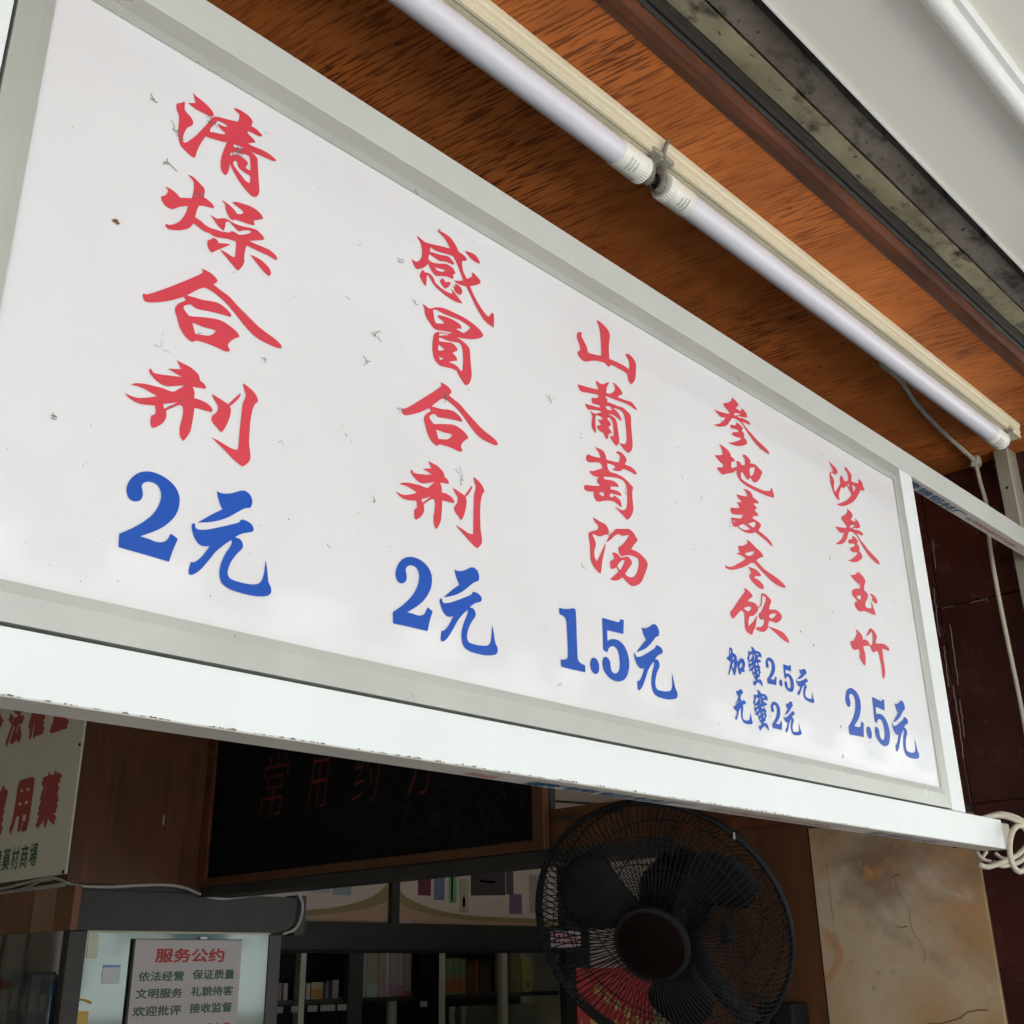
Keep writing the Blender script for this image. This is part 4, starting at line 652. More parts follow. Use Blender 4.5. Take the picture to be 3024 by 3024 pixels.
# ------------------------------------------------------------------ overhead: soffit, trim, concrete, canopy
ply = thing('plywood_soffit', 'reddish brown plywood soffit with dark grain over the menu sign', 'ceiling board', (0.3, 0.8, Z0 + 0.93))
box('board', (-1.5, 0.5425, Z0 + 0.9304), (XW, 1.05, Z0 + 0.9424), m_ply, ply)
box('light_stop_board', (-1.5, 1.051, Z0 + 0.92), (XW, 1.065, Z0 + 1.069), m_ply, ply)  # unseen closing board, added to stop light leaking in behind the soffit
prism_x('edge_strip', [(0.5424, 0.9304), (0.5424, 0.9300), (0.5395, 0.9285), (0.5300, 0.9262), (0.5215, 0.9275), (0.5165, 0.9305), (0.5160, 0.9400), (0.5424, 0.9400)],
        -1.5, 2.6, m_trim, ply)
mould = thing('dark_moulding', 'black grooved moulding strip between maroon trim and stained concrete', 'moulding', (0.3, 0.515, Z0 + 0.95))
for i, (za, zb, y) in enumerate([(0.9402, 0.9505, 0.5150), (0.9512, 0.9640, 0.5125), (0.9648, 0.9800, 0.5140)]):
    prism_x('fillet', [(y, za), (y - 0.002, (za + zb) / 2), (y, zb), (0.53, zb), (0.53, za)], -1.5, 2.62, m_mould, mould)
conc = thing('concrete_slab_edge', 'stained khaki concrete strip with flaking grime beside the black moulding', 'concrete beam', (0.3, 0.48, Z0 + 0.98))
def rough_strip(name, y0, y1, z, mat, parent, seed):
    random.seed(seed)
    n = 60
    V, F = [], []
    for k in range(n + 1):
        x = -1.5 + 4.1 * k / n
        j0, j1 = random.uniform(-0.0007, 0.0007), random.uniform(-0.0007, 0.0007)
        V += [(x, y0 + j0, Z0 + z), (x, y1 + j1, Z0 + z), (x, y1 + j1, Z0 + z + 0.05), (x, y0 + j0, Z0 + z + 0.05)]
    for k in range(n):
        for i in range(4):
            j = (i + 1) % 4
            F.append((4 * k + i, 4 * k + j, 4 * k + 4 + j, 4 * k + 4 + i))
    F += [(0, 1, 2, 3), (4 * n, 4 * n + 1, 4 * n + 2, 4 * n + 3)]
    return obj(name, V, F, mat, parent)
rough_strip('strip', 0.4858, 0.5128, 0.9780, m_conc, conc, 3)
rough_strip('strip', 0.4478, 0.4818, 0.9785, m_conc2, conc, 4)
canopy = thing('canopy_panel', 'smooth cream ceiling panel at the upper right carrying a white pipe', 'ceiling panel', (0.5, -0.2, Z0 + 0.97))
box('sheet', (-3, -1.15, Z0 + 0.970), (5, 0.4319, Z0 + 0.984), m_canopy, canopy)
box('edge_lip', (-3, 0.4321, Z0 + 0.967), (5, 0.4345, Z0 + 0.984), m_pvc, canopy)
pipe = thing('conduit_pipe', 'white plastic pipe with a coupling sleeve fixed under the cream panel', 'pipe', (1.0, 0.297, Z0 + 0.957))
shade_smooth_angle(lathe_x('pipe', [(-2.5, 0.0120), (4.5, 0.0120)], 0.2974, Z0 + 0.9575, m_pvc, pipe, 32))
XC = 0.905
shade_smooth_angle(lathe_x('coupling', [(XC - 0.0275, 0.0121), (XC - 0.027, 0.0133), (XC + 0.027, 0.0133), (XC + 0.0275, 0.0121)], 0.2974, Z0 + 0.9575, m_pvc, pipe, 32))
prism_x('backing_strip', [(0.2755, 0.9695), (0.2755, 0.9615), (0.2790, 0.9590), (0.2850, 0.9590), (0.2880, 0.9610), (0.2880, 0.9695)], -2.5, 4.5, m_pvc, pipe)
for x in (0.30, 0.80, 1.28, 1.75):
    box('clip', (x, 0.2755, Z0 + 0.9575), (x + 0.012, 0.2835, Z0 + 0.9697), m_pvc, pipe, bevel=0.001)

# ------------------------------------------------------------------ tube lights
TY, TZ, TR = 0.6386, Z0 + 0.8825, 0.0156
def tube_light(name, label, xa, xb, ba, bb, ridge_end):
    t = thing(name, label, 'tube light', (xa, TY, TZ), 'fluorescent tube lights in line under the soffit')
    shade_smooth_angle(lathe_x('glass_tube', [(xa, TR - 0.001), (xa, TR), (xb, TR), (xb, TR - 0.001)], TY, TZ, m_tube, t, 40))
    for s, x in ((-1, xa), (1, xb)):
        L = 0.050
        pr = [(x, TR + 0.0004), (x + s * 0.001, TR + 0.0012), (x + s * (L - 0.012), TR + 0.0012), (x + s * (L - 0.011), TR + 0.0002), (x + s * L, TR + 0.0002), (x + s * (L + 0.0005), TR - 0.002)]
        shade_smooth_angle(lathe_x('end_cap', pr, TY, TZ, m_cap, t, 40))
        bars = []
        for k in range(30):
            a = 2 * math.pi * k / 30
            c = Vector((0, math.cos(a), math.sin(a))); d = Vector((0, -math.sin(a), math.cos(a)))
            o = Vector((x, TY, TZ))
            v = []
            for xx in (s * (L - 0.0108), s * (L - 0.0004)):
                for rr, w in ((TR, -0.0007), (TR, 0.0007), (TR + 0.0012, 0.0005), (TR + 0.0012, -0.0005)):
                    v.append(o + Vector((xx, 0, 0)) + c * rr + d * w)
            bars.append((v, [(0, 1, 2, 3), (4, 5, 6, 7), (0, 1, 5, 4), (1, 2, 6, 5), (2, 3, 7, 6), (3, 0, 4, 7)]))
        r = merged('cap_ribs', bars, m_cap, t); r['kind'] = 'stuff'
        # small grey maker's print that runs round the cap
        marks = []
        random.seed(int(abs(x) * 1000) + 5)
        for row, (x_off, hh) in enumerate([(0.012, 0.0030), (0.018, 0.0022), (0.024, 0.0026)]):
            for k in range(7 - row):
                a = math.radians(212 + k * 9 + row * 4)
                da = math.radians(random.uniform(2.2, 3.6))
                v = []
                for xx in (x + s * x_off, x + s * (x_off + hh)):
                    for aa in (a - da, a + da):
                        v.append((xx, TY + (TR + 0.0014) * math.cos(aa), TZ + (TR + 0.0014) * math.sin(aa)))
                marks.append((v, [(0, 1, 3, 2)]))
        pm = merged('faded_print', marks, m_grey_ink, t); pm['kind'] = 'stuff'
    # batten: ribbed cream housing
    prof = [(0.6630, 0.9303), (0.6620, 0.9060), (0.6580, 0.9020), (0.6262, 0.9020), (0.6262, 0.9036), (0.6242, 0.9036), (0.6242, 0.9012), (0.6205, 0.9012),
            (0.6200, 0.9050), (0.6210, 0.9060), (0.6210, 0.9105), (0.6196, 0.9115), (0.6196, 0.9165), (0.6206, 0.9175), (0.6206, 0.9205), (0.6185, 0.9225), (0.6180, 0.9303)]
    prism_x('batten', prof, ba, bb, m_batten, t)
    return t
def lampholder(t, x, w=0.010):
    prof = [(TY - 0.0125, TZ + 0.022), (TY + 0.0125, TZ + 0.022), (TY + 0.011, TZ), (TY + 0.0085, TZ - 0.0095), (TY, TZ - 0.0155), (TY - 0.0085, TZ - 0.0120), (TY - 0.0125, TZ - 0.002)]
    pr = [(y, z - Z0) for y, z in prof]
    o = prism_x('lampholder', pr, x, x + w, m_socket, t)
    bm = bmesh.new(); bm.from_mesh(o.data)
    bmesh.ops.bevel(bm, geom=bm.edges[:], offset=0.0016, segments=2, affect='EDGES')
    bm.to_mesh(o.data); bm.free()
    box('lampholder_foot', (x - 0.004, TY - 0.0215, TZ + 0.018), (x + w + 0.004, TY + 0.004, TZ + 0.0245), m_post, t, bevel=0.001)
t1 = tube_light('tube_light', 'unlit white tube at the upper left with its capped end towards the middle joint', -0.045, 0.8551, -0.12, 0.922, True)
t2 = tube_light('tube_light', 'unlit white tube running from the middle joint to the right end above the cord', 0.9938, 1.9173, 0.9225, 2.0228, True)
lampholder(t1, 0.9065); lampholder(t2, 0.9290); lampholder(t2, 1.9690, 0.008)
tube('lead_wire', smooth_path([(0.919, TY, TZ + 0.01), (0.923, TY - 0.01, TZ - 0.004), (0.926, TY - 0.002, TZ - 0.012), (0.931, TY + 0.004, TZ - 0.004)], 5), 0.0022, m_black, t2)
tube('spring_tab', [(0.922, TY - 0.019, TZ + 0.020), (0.9225, TY - 0.024, TZ + 0.034), (0.922, TY - 0.030, TZ + 0.040)], 0.0028, m_socket, t2, seg=5)

# ------------------------------------------------------------------ sign frame and menu sign
frame = thing('sign_frame', 'white aluminium box beam frame holding the medicine price sign', 'frame', (0.85, 0.65, Z0 + 0.17))
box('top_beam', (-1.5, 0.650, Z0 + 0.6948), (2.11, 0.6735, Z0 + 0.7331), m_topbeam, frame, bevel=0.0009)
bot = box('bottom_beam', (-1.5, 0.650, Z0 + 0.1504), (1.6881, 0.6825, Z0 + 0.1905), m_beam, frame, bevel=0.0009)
bot2 = box('end_bracket', (1.6885, 0.6550, Z0 + 0.1525), (1.728, 0.6800, Z0 + 0.1885), m_post, frame, bevel=0.0015)
box('upright', (0.125, 0.650, Z0 + 0.1912), (0.1916, 0.6735, Z0 + 0.6940), m_beam, frame, bevel=0.0009)
box('upright', (1.5280, 0.650, Z0 + 0.1912), (1.5705, 0.6735, Z0 + 0.6940), m_beam, frame, bevel=0.0009)
box('backing', (0.18, 0.6620, Z0 + 0.186), (1.53, 0.6640, Z0 + 0.696), m_dark, frame)
# ragged strip of old protective film along the lower front edge and its torn crumbs
random.seed(11)
bits = []
x = 0.23
while x < 1.35:
    w = random.uniform(0.0008, 0.005)
    h = random.uniform(0.0003, 0.0015) * (1.7 if random.random() < 0.15 else 1.0)
    n = 5
    V = [(x + w * i / n, 0.6488 - random.uniform(0, 0.0008), Z0 + 0.1502) for i in range(n + 1)]
    V += [(x + w * i / n + random.uniform(-0.0004, 0.0004), 0.6490 - random.uniform(0, 0.0012), Z0 + 0.1502 + h * random.uniform(0.3, 1)) for i in range(n + 1)]
    bits.append((V, [(i, i + 1, n + 2 + i, n + 1 + i) for i in range(n)]))
    x += w + random.expovariate(1 / 0.006) * (1.0 if x < 1.1 else 3.0)
fl = merged('torn_film_crumbs', bits, pbr('dirty_film', (0.16, 0.12, 0.09), 0.8), frame); fl['kind'] = 'stuff'
box('printed_film', (1.572, 0.6508, Z0 + 0.6943), (2.105, 0.6730, Z0 + 0.6947), m_film, frame)
box('printed_film', (-0.5, 0.6508, Z0 + 0.1499), (1.686, 0.6822, Z0 + 0.1503), m_film, frame)
zt = Z0 + 0.6941
text('printed_name', '豪锦铝材厂', (1.585, 0.6705, zt), (1, 0, 0), (0, -1, 0), 0.205, 0.0150, m_print_blue, frame, bold=0.02)
text('printed_name', '®', (1.802, 0.668, zt), (1, 0, 0), (0, -1, 0), 0.020, 0.008, m_print_blue, frame)
text('printed_name', 'NANHAI LIYUAN', (1.828, 0.6655, zt), (1, 0, 0), (0, -1, 0), 0.175, 0.0075, m_print_red, frame, bold=0.02)
zb = Z0 + 0.1497
text('printed_name', '豪锦铝材厂', (0.716, 0.6775, zb), (1, 0, 0), (0, -1, 0), 0.235, 0.0165, m_print_blue, frame, bold=0.01)
text('printed_name', '®', (0.985, 0.675, zb), (1, 0, 0), (0, -1, 0), 0.022, 0.012, m_print_blue, frame)
text('printed_name', 'NANHAI LIYUAN', (1.015, 0.6735, zb), (1, 0, 0), (0, -1, 0), 0.215, 0.0105, m_print_red, frame, bold=0.01)
text('printed_name', '§', (0.640, 0.676, zb), (1, 0, 0), (0, -1, 0), 0.045, 0.012, m_print_red, frame)
text('printed_name', '豪锦铝材厂', (1.32, 0.6775, zb), (1, 0, 0), (0, -1, 0), 0.22, 0.0165, m_print_blue, frame)

sign = thing('menu_sign', 'white glossy menu sign with five columns of red herbal drink names and blue prices', 'menu sign', (0.86, 0.651, Z0 + 0.193))
box('panel', (0.21, 0.6515, Z0 + 0.21), (1.512, 0.6565, Z0 + 0.675), m_panel, sign)
OX0, OX1, OZ0, OZ1 = 0.1938, 1.5266, 0.1927, 0.6938
IX0, IX1, IZ0, IZ1 = 0.2183, 1.5030, 0.2176, 0.6668
g = 0.0002
def bezel(c):
    V = []
    yo, yi = 0.6487, 0.6494
    for (ox, oz), (ix, iz) in c:
        mx_, mz_ = ox * 0.30 + ix * 0.70, oz * 0.30 + iz * 0.70
        V += [(ox, yo + 0.0004, Z0 + oz), (mx_, yo, Z0 + mz_), (ix, yi, Z0 + iz), (ix, 0.6514, Z0 + iz), (ox, 0.6600, Z0 + oz)]
    F = [(i, (i + 1) % 5, 5 + (i + 1) % 5, 5 + i) for i in range(5)] + [tuple(range(5)), tuple(range(5, 10))]
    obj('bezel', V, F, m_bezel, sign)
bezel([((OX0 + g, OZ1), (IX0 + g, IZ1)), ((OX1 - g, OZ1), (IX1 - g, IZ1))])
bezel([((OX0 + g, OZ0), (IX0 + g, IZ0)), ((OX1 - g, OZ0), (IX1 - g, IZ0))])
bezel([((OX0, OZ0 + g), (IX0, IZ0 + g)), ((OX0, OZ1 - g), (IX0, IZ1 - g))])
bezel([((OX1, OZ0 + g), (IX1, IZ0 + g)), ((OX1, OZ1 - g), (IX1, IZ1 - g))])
# cut-vinyl characters, outlines in 0.1 mm on the face of the sign
for line in GLYPHS.strip().split('\n'):
    parts = line.split('|')
    mat = m_red if parts[0] == 'r' else m_blue
    shapes = []
    for p in parts[1:]:
        pts = [tuple(float(q) * 1e-4 for q in a.split(',')) for a in p[1:].split()]
        pts = soften(pts)
        if p[0] == 'O': shapes.append([pts])
        else: shapes[-1].append(pts)
    V, F = [], []
    for s in shapes:
        v, f = flat_shape(s)
        nb = len(V)
        V += [(q.x, 0.6510, Z0 + q.y) for q in v]
        F += [tuple(i + nb for i in t) for t in f]
    obj('character', V, F, mat, sign)
# cobweb wisps, insect spots and scratches lying on the panel
random.seed(5)
w_parts, s_parts = [], []
def wisp(cx, cz, L, n=3, r=0.00030):
    for _ in range(n):
        a = random.uniform(0, 6.28)
        p = Vector((cx + random.uniform(-L, L) * 0.4, 0.6505, cz + random.uniform(-L, L) * 0.4))
        P = [p.copy()]
        for k in range(5):
            a += random.uniform(-0.9, 0.9)
            p = p + Vector((math.cos(a), 0, math.sin(a))) * L * random.uniform(0.1, 0.3)
            P.append(p.copy())
        w_parts.append(tube_vf(P, r * random.uniform(0.5, 1.3), 4))
spots = [(0.350, 0.620, .006), (0.376, 0.600, .010), (0.320, 0.592, .008), (0.318, 0.560, .007), (0.300, 0.610, .004), (0.345, 0.548, .004), (0.262, 0.330, .004),
         (0.52, 0.50, .005), (0.545, 0.585, .006), (0.56, 0.55, .005), (0.51, 0.47, .005), (0.60, 0.47, .006), (0.74, 0.52, .005), (0.62, 0.40, .008), (0.55, 0.44, .005)]
for cx, cz, L in spots: wisp(cx, Z0 + cz, L, 4)
for k in range(55):
    wisp(random.uniform(0.24, 1.48), Z0 + random.uniform(0.23, 0.65), random.uniform(0.0015, 0.0055), random.choice((1, 2, 3)), 0.00022)
for k in range(150):
    cx, cz, r = random.uniform(0.23, 1.49), random.uniform(0.225, 0.66), random.uniform(0.0002, 0.0007)
    n = 6
    V = [(cx + r * random.uniform(0.6, 1.2) * math.cos(6.28 * i / n), 0.6507, Z0 + cz + r * random.uniform(0.6, 1.4) * math.sin(6.28 * i / n)) for i in range(n)]
    s_parts.append((V, [tuple(range(n))]))
o = merged('cobweb_wisps', w_parts, m_dust, sign); o['kind'] = 'stuff'
o = merged('dirt_specks', s_parts, m_dust, sign); o['kind'] = 'stuff'
V, F = [], []
random.seed(2)
n = 14
V = [(0.2845 + random.uniform(0.0012, 0.0035) * math.cos(6.28 * i / n), 0.6506, Z0 + 0.4915 + random.uniform(0.0012, 0.003) * math.sin(6.28 * i / n)) for i in range(n)]
obj('rust_spot', V, [tuple(range(n))], m_rust, sign)

# ------------------------------------------------------------------ cords at the right end
cord = thing('hanging_cord', 'dirty cream cord knotted at the soffit corner and hanging down behind the top beam', 'cord', KNOT)
tube('upper_run', smooth_path(CORD_TOP + [(KNOT[0], KNOT[1], KNOT[2] - 0.008)], 6), 0.0045, m_cord, cord)
tube('lower_run', smooth_path([(KNOT[0], KNOT[1], KNOT[2] - 0.008)] + CORD_DOWN, 6), 0.0042, m_cord, cord)
kx, ky, kz = KNOT
knot = []
for s in range(3):
    pts = [Vector((kx + 0.009 * math.cos(t) * (1 if s != 1 else 0.4), ky + 0.008 * math.sin(t + s), kz - 0.008 + 0.009 * math.sin(t * (1 if s else 2)))) for t in [i * 0.5 for i in range(12)]]
    knot.append(tube_vf(pts, 0.0040, 7, closed=True))
merged('knot', knot, m_cord, cord, smooth=True)
coil = thing('cable_coil', 'loops of dirty cream cable hung on the right end of the bottom beam', 'cable', (1.75, 0.66, Z0 + 0.16))
for i, p in enumerate(COIL):
    tube('loop', smooth_path(p, 7), 0.0040 if i < 5 else 0.0026, m_cord, coil)

# ------------------------------------------------------------------ right side wall
pier = tag(box('wall_right', (XW + 0.012, 0.50, 0.0), (2.61, 1.557, 3.0), pbr('maroon_grout', (0.10, 0.07, 0.06), 0.8)), kind='structure')
rows = [(-1.59, -1.14), (-1.138, -0.680), (-0.678, -0.200), (-0.198, 0.275), (0.277, 0.656), (0.658, 0.9296)]
cols = [(0.502, 0.8752), (0.8768, 1.2215), (1.2235, 1.556)]
for ci, (ya, yb) in enumerate(cols):
    for (za, zb_) in rows:
        if ci == 1 and zb_ < 0.30: continue
        if ci == 2: continue
        box('tile', (XW, ya, Z0 + za), (XW + 0.0115, yb, Z0 + zb_), m_tile, pier, bevel=0.0012)
tube('corner_bead', [(XW - 0.003, 0.9035, Z0 + 0.30), (XW - 0.003, 0.9035, Z0 + 0.62)], 0.0075, m_tile, pier, seg=10)
tube('corner_bead', [(XW - 0.003, 0.9035, Z0 + 0.628), (XW - 0.003, 0.9035, Z0 + 0.928)], 0.0070, m_tile, pier, seg=10)
tube('corner_bead', [(XW - 0.006, 0.9140, Z0 + 0.20), (XW - 0.006, 0.9140, Z0 + 0.62)], 0.0085, m_tile, pier, seg=10)
# pale scratches on the tiles
random.seed(8)
sc = []
def scratch(y0, z0, y1, z1, n=14, r=0.0007):
    P = []
    for i in range(n + 1):
        t = i / n
        P.append((XW - 0.0002, y0 + (y1 - y0) * t + random.uniform(-0.0012, 0.0012), Z0 + z0 + (z1 - z0) * t + random.uniform(-0.0008, 0.0008)))
    sc.append(tube_vf(P, r, 4))
scratch(0.780, 0.655, 0.815, 0.6545, r=0.0010)
scratch(0.845, 0.655, 0.872, 0.6560, r=0.0006)
for y, za, zb_ in [(0.868, 0.80, 0.74), (0.882, 0.70, 0.60), (0.861, 0.62, 0.50), (0.880, 0.58, 0.50), (0.874, 0.50, 0.36), (0.866, 0.47, 0.40), (0.70, 0.20, 0.12)]:
    scratch(y, za, y + 0.003, zb_, r=0.0008)
o = merged('scratches', sc, pbr('pale_scratch', (0.30, 0.24, 0.21), 0.7), pier); o['kind'] = 'stuff'
slab = box('marble_slab', (XW - 0.004, 0.8775, 0.0), (XW + 0.0110, 1.2208, Z0 + 0.262), m_marble, pier, bevel=0.002)
# crack across the slab's lower corner
cr = []
P = [(XW - 0.0046, 0.905 + 0.018 * i + random.uniform(-0.004, 0.004), Z0 - 0.076 - 0.004 * i + random.uniform(-0.004, 0.004)) for i in range(13)]
cr.append(tube_vf(P, 0.0012, 4))
P = [(XW - 0.0044, 1.045 + 0.004 * math.sin(i * 0.7) + random.uniform(-0.001, 0.001) - 0.002 * i, Z0 + 0.155 - 0.008 * i) for i in range(20)]
cr.append(tube_vf(P, [0.0007 * random.uniform(0.2, 1) for _ in P], 4))
P = [(XW - 0.0044, 1.187 + random.uniform(-0.0015, 0.0015), Z0 + 0.19 - 0.009 * i) for i in range(14)]
cr.append(tube_vf(P, [0.0007 * random.uniform(0.1, 1) for _ in P], 4))
P = [(XW - 0.0044, 1.035 + 0.004 * i, Z0 + 0.158 + 0.003 * math.sin(i)) for i in range(6)]
cr.append(tube_vf(P, 0.0012, 4))
P = [(XW - 0.0044, 1.035 + 0.004 * i, Z0 + 0.066 + 0.002 * math.sin(i * 2)) for i in range(6)]
cr.append(tube_vf(P, 0.0009, 4))
merged('crack', cr, pbr('crack_dark', (0.20, 0.13, 0.08), 0.9), pier)
box('wood_facing', (XW - 0.002, 1.2235, 0.0), (XW + 0.0110, 1.557, Z0 + 0.9295), m_wall_wood, pier)
box('joint_strip', (XW - 0.0025, 1.2209, 0.0), (XW + 0.0110, 1.2234, Z0 + 0.262), m_dark, pier)
box('wood_trim', (XW - 0.012, 1.2300, Z0 + 0.2755), (XW - 0.0021, 1.557, Z0 + 0.300), m_trim, pier, bevel=0.002)
post = thing('aluminium_post', 'short grimy aluminium post with a screw hole rising behind the top beam', 'post', (2.09, 0.70, Z0 + 0.5))
prism = [(2.106, 0.678), (2.108, 0.676), (2.1495, 0.676), (2.1495, 0.702), (2.106, 0.702)]
def prism_z(name, prof, z0, z1, mat, parent):
    n = len(prof)
    V = [(x, y, z0) for x, y in prof] + [(x, y, z1) for x, y in prof]
    F = [tuple(range(n)), tuple(range(n, 2 * n))] + [(i, (i + 1) % n, n + (i + 1) % n, n + i) for i in range(n)]
    return obj(name, V, F, mat, parent)
prism_z('tube_section', prism, Z0 - 0.9, Z0 + 0.9295, m_post, post)
box('flange', (2.122, 0.6735, Z0 - 0.9), (2.125, 0.6759, Z0 + 0.9290), m_post, post)
def lathe_axis(name, origin, axis, prof, mat, parent=None, seg=32, smooth=True):
    ax = Vector(axis).normalized()
    a = ax.cross(Vector((0, 0, 1)));
    if a.length < 0.1: a = ax.cross(Vector((1, 0, 0)))
    a.normalize(); b = ax.cross(a)
    o0 = Vector(origin)
    V, F = [], []
    for t, r in prof:
        for k in range(seg):
            th = 2 * math.pi * k / seg
            V.append(o0 + ax * t + (a * math.cos(th) + b * math.sin(th)) * r)
    for i in range(len(prof) - 1):
        for k in range(seg):
            l = (k + 1) % seg
            F.append((i * seg + k, i * seg + l, (i + 1) * seg + l, (i + 1) * seg + k))
    F.append(tuple(range(seg))); F.append(tuple(range((len(prof) - 1) * seg, len(prof) * seg)))
    o = obj(name, V, F, mat, parent, smooth=True)
    return shade_smooth_angle(o) if smooth else o
lathe_axis('screw_hole', (2.1062, 0.690, Z0 + 0.848), (-1, 0, 0), [(0, 0.003), (0.0004, 0.003)], m_dark, post, 12)
box('bracket', (2.085, 0.655, Z0 + 0.7334), (2.145, 0.6755, Z0 + 0.7365), m_post, post, bevel=0.0008)
lathe_axis('screw', (2.108, 0.666, Z0 + 0.7366), (0, 0, 1), [(0, 0.0045), (0.003, 0.004), (0.004, 0.001)], pbr('bright_screw', (0.8, 0.8, 0.8), 0.15, metal=1.0), post, 12)

# ------------------------------------------------------------------ wooden column, health notice
colu = thing('wooden_column', 'brown veneered column between the cream health sign and the black board', 'column', (1.9, Y1, Z0 + 0.28))
box('front_panel', (X1 + 0.012, Y1, Z0 + 0.276), (2.30, Y1 + 0.02, 3.0), m_wall_wood, colu)
box('side_panel', (X1 + 0.002, Y1 + 0.012, Z0 + 0.276), (X1 + 0.012, 4.85, 3.0), m_wall_wood, colu)
box('edge_strip', (X1, Y1 - 0.004, Z0 + 0.270), (X1 + 0.040, Y1 - 0.0005, 3.0), m_frame_wood, colu)
box('edge_strip', (2.068, Y1 - 0.004, Z0 + 0.270), (2.148, Y1 - 0.0005, 3.0), m_frame_wood, colu)
box('paper_scrap', (1.985, Y1 - 0.0015, Z0 + 0.470), (1.990, Y1 - 0.0005, Z0 + 0.500), pbr('paper_grey', (0.40, 0.38, 0.36), 0.7), colu)
box('base_board', (X1 + 0.010, Y1 + 0.004, Z0 + 0.258), (2.30, Y1 + 0.02, Z0 + 0.2755), m_dkgrey, colu)

hs = thing('health_sign', 'cream board with bold red and green Chinese lettering cut off by the left edge', 'sign', (X1, 3.6, Z0 + 0.3))
YR = 3.335 * K
box('board', (X1 - 0.006, YR, Z0 + 0.2995), (X1 + 0.0015, 4.85, Z0 + 1.15), m_health, hs, bevel=0.001)
uy = (0, -1, 0); uz = (0, 0, 1)
xs = X1 - 0.0062
def side_char(c, y_left, w, z, h, mat, bold=0.060):
    text('character', c, (xs, y_left * K, Z0 + z * K), uy, uz, w * K, h * K, mat, hs, bold=bold)
for i, c in enumerate('药用確正'):
    c = '藥' if c == '药' else c
    side_char(c, 3.578 + 0.190 * i, 0.140, 0.428, 0.172, m_hred)
for i, c in enumerate('益權法合'):
    side_char(c, 3.570 + 0.168 * i, 0.128, 0.725, 0.165, m_hred)
for i, c in enumerate('場商材藥建福'):
    side_char(c, 3.590 + 0.064 * i, 0.054, 0.318, 0.070, m_green, bold=0.02)
for yy, zz in ((YR + 0.012, Z0 + 0.306), (YR + 0.012, Z0 + 0.70)):
    lathe_axis('nail', (X1 - 0.006, yy, zz), (-1, 0, 0), [(0, 0.006), (0.003, 0.005)], m_dark, hs, 10)

# ------------------------------------------------------------------ lintel and side panels below the column
lint = thing('dark_lintel', 'dark grey laminate lintel above the mirror with a loose white cord', 'lintel', (2.1, Y1, Z0 + 0.2))
box('board', (1.703, Y1, Z0 + 0.1365), (2.540, Y1 + 0.06, Z0 + 0.2565), m_dkgrey, lint, bevel=0.001)
box('end_piece', (2.541, Y1 + 0.002, Z0 + 0.130), (2.590, Y1 + 0.06, Z0 + 0.2640), m_dkgrey, lint, bevel=0.001)
box('bottom_strip', (1.765, Y1 - 0.004, Z0 + 0.1300), (2.440, Y1 + 0.004, Z0 + 0.1360), m_post, lint)
sidep = thing('veneer_valance', 'orange brown veneer valance with a paler middle piece under the health sign', 'panel', (X1, 3.6, Z0 + 0.14))
for a, b, mt in ((3.20, 3.385, m_orange_wood), (3.387, 3.53, m_pink_wood), (3.532, 4.58, m_orange_wood)):
    box('veneer_piece', (X1 + 0.0005, max(a * K, Y1 - 0.06), Z0 + 0.1345), (X1 + 0.02, b * K, Z0 + 0.262), mt, sidep)
box('cross_piece', (X1 + 0.0205, Y1 - 0.06, Z0 + 0.1345), (1.7025, Y1 - 0.045, Z0 + 0.262), m_orange_wood, sidep)
wc = thing('white_cord', 'thin white cord draped along the top of the dark lintel', 'cord', (2.0, Y1 - 0.01, Z0 + 0.27))
tube('strand', smooth_path(WHITE_CORD, 5), 0.0048, m_cord_w, wc)
tube('strand', smooth_path(WHITE_CORD2, 5), 0.0038, m_cord_w, wc)

# ------------------------------------------------------------------ mirror with the service notice
mir = thing('mirror_panel', 'bright greenish mirror below the dark lintel with papers stuck on it', 'mirror', (2.1, Y1, Z0 - 0.5))
box('mirror_glass', (1.764, Y1, Z0 - 1.2), (2.436, Y1 + 0.006, Z0 + 0.1298), m_mirror, mir)
box('frame_post', (1.706, Y1 - 0.008, Z0 - 1.5), (1.7635, Y1 + 0.03, Z0 + 0.1340), pbr('dark_bronze', (0.03, 0.025, 0.018), 0.4), mir, bevel=0.002)
box('frame_post', (2.4365, Y1 - 0.004, Z0 - 1.5), (2.487, Y1 + 0.03, Z0 + 0.1295), MATS['dark_bronze'], mir, bevel=0.002)
pn = thing('pinned_note', 'small white note with a blue heading stuck on the left of the mirror', 'note', (1.86, Y1 - 0.001, Z0))
box('sheet', (1.831, Y1 - 0.0016, Z0 - 0.018), (1.889, Y1 - 0.0008, Z0 + 0.0365), pbr('note_white', (0.62, 0.68, 0.68), 0.5), pn)
box('heading', (1.831, Y1 - 0.0022, Z0 + 0.0290), (1.889, Y1 - 0.0017, Z0 + 0.0364), pbr('note_blue', (0.18, 0.38, 0.62), 0.5), pn)
pc = tag(box('paper_strip', (1.772, Y1 - 0.0016, Z0 + 0.055), (1.805, Y1 - 0.0008, Z0 + 0.1280), pbr('strip_cream', (0.62, 0.64, 0.50), 0.5)), 'cream paper strip at the top left corner of the mirror', 'paper')
yt = thing('yellow_piece', 'yellow rectangle with a curved tab at the lower left of the mirror', 'label', (1.77, Y1 - 0.002, Z0 - 0.1))  # flat yellow rectangle and curved tab set against the mirror
box('sheet', (1.7655, Y1 - 0.0022, Z0 - 0.30), (1.800, Y1 - 0.0008, Z0 - 0.0930), pbr('piece_yellow', (0.72, 0.45, 0.10), 0.5), yt)
